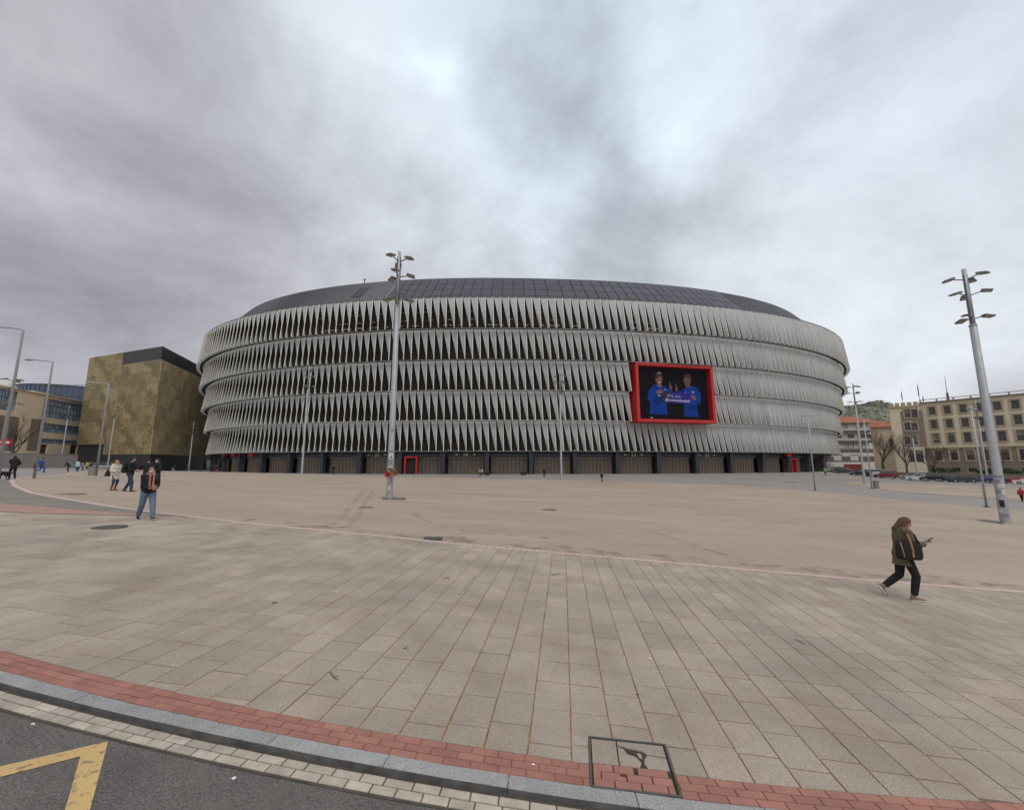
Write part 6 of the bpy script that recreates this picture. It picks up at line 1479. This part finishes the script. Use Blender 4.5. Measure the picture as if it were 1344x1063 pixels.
# small figures
WALK = dict(foot_l=(-.09, .26, .085), foot_r=(.09, -.26, .12), pitch_r=-25, hand_l=(-.22, -.12, .88), hand_r=(.22, .22, .92)); STAND = {}
def sp_(**k): d = dict(voxel=.022, legs=BLACKC, shoes=SHOEB, top=BLACKC, hairmat=HAIRK); d.update(k); return d
person('person in blue running past the concrete wall at the left', 51.5, 620, 600.5, -25, sp_(top=BLUEC, legs=BLUEC, foot_l=(-.09, .30, .25), foot_r=(.09, -.38, .30), pitch_r=-60, lean=.15, hand_l=(-.2, .0, 1.05), hand_r=(.2, .26, 1.1), k=1.0), d=47)
person('person in dark clothes bending forward by the end of the concrete wall', 89.5, 619.5, 605, 140, sp_(lean=.55, hand_l=(-.2, .45, .75), hand_r=(.2, .45, .75), k=.93), d=56)
person('person in light blue top and dark trousers standing near the wall end', 100.5, 619.5, 604, 10, sp_(top=LBLUE, legs=NAVYC, shoes=SHOEW), d=56)
person('small child in grey standing beside the person in light blue', 107.5, 616, 606.5, -60, sp_(top=GREYC, legs=BLACKC), d=70)
person('small child in yellow before the pale steps', 114, 614, 606, 60, sp_(top=YELC, legs=BLACKC), d=75)
person('person in dark blue standing behind the litter bin on the left', 118.5, 618, 606, 180, sp_(top=NAVYC, legs=GREYC), d=60)
person('person crouched low with pale trousers in front of the black base', 225.5, 617, 610.5, -60, sp_(lean=.6, hip=.62, legs=GREYC, hand_l=(-.15, .4, .5), hand_r=(.15, .4, .5), k=.72), d=92)
person('person in black nearest the slim mast before the gold hall', 245.5, 618.8, 610.2, 170, sp_(), d=96)
person('person in black walking between the gold hall and stadium', 262.5, 619.5, 610.6, -30, sp_(legs=NAVYC, **WALK), d=94)
person('person in black standing left of the stadium corner columns', 278.3, 619, 610.0, 100, sp_(), d=98)
person('person in dark top and red trousers by the corner columns of the stadium', 284.5, 620.3, 610.2, 150, sp_(legs=REDC, lean=.3, hand_l=(-.2, .35, .9), hand_r=(.2, .35, .9), k=.97), d=95)
person('person in black coat standing in front of the brown shutters left of the red doorway', 437.3, 624, 609.5, 175, sp_(topname='coat', hem=.65), d=68)
person('person in beige jacket and blue jeans walking in a pair below gate 24', 629.3, 627.3, 614, -80, sp_(top=BEIGEC, legs=DENIMD, **WALK), d=73)
person('person in cream top and dark trousers walking in a pair below gate 24', 632.6, 627.3, 614.5, -80, sp_(top=CREAM, legs=BLACKC, shoes=SHOEW, **WALK), d=74.5)
SIT = dict(hip=.13, foot_l=(-.12, .48, .06), foot_r=(.12, .45, .06), hand_l=(-.16, .32, .40), hand_r=(.16, .32, .40), lean=.1, k=.54)
for px, lab in ((637.5, 'person in black sitting on the ground right of the walking pair'), (640.8, 'person in black sitting against the column right of the walking pair'), (685.5, 'left one of two people in black sitting before the shutters'), (689.6, 'right one of two people in black sitting before the shutters')):
    person(lab, px, 622.6, 617.2, 180 + (20 if px < 680 else -20), sp_(**SIT), d=84)
person('person in black with white shoes walking right before the shutters', 714.3, 628, 614.2, -75, sp_(shoes=SHOEW, **WALK), d=71)
person('person in black striding alone on the grey strip below the screen', 790, 633, 620, -60, sp_(**WALK), d=61)
person('person in green hi-vis vest by the stadium right corner', 1083.5, 622, 613.2, 160, sp_(top=HIVIS), d=92)
person('person in red jacket and black trousers striding at the right edge', 1342, 656, 640, -70, sp_(top=REDC, **WALK), d=40)
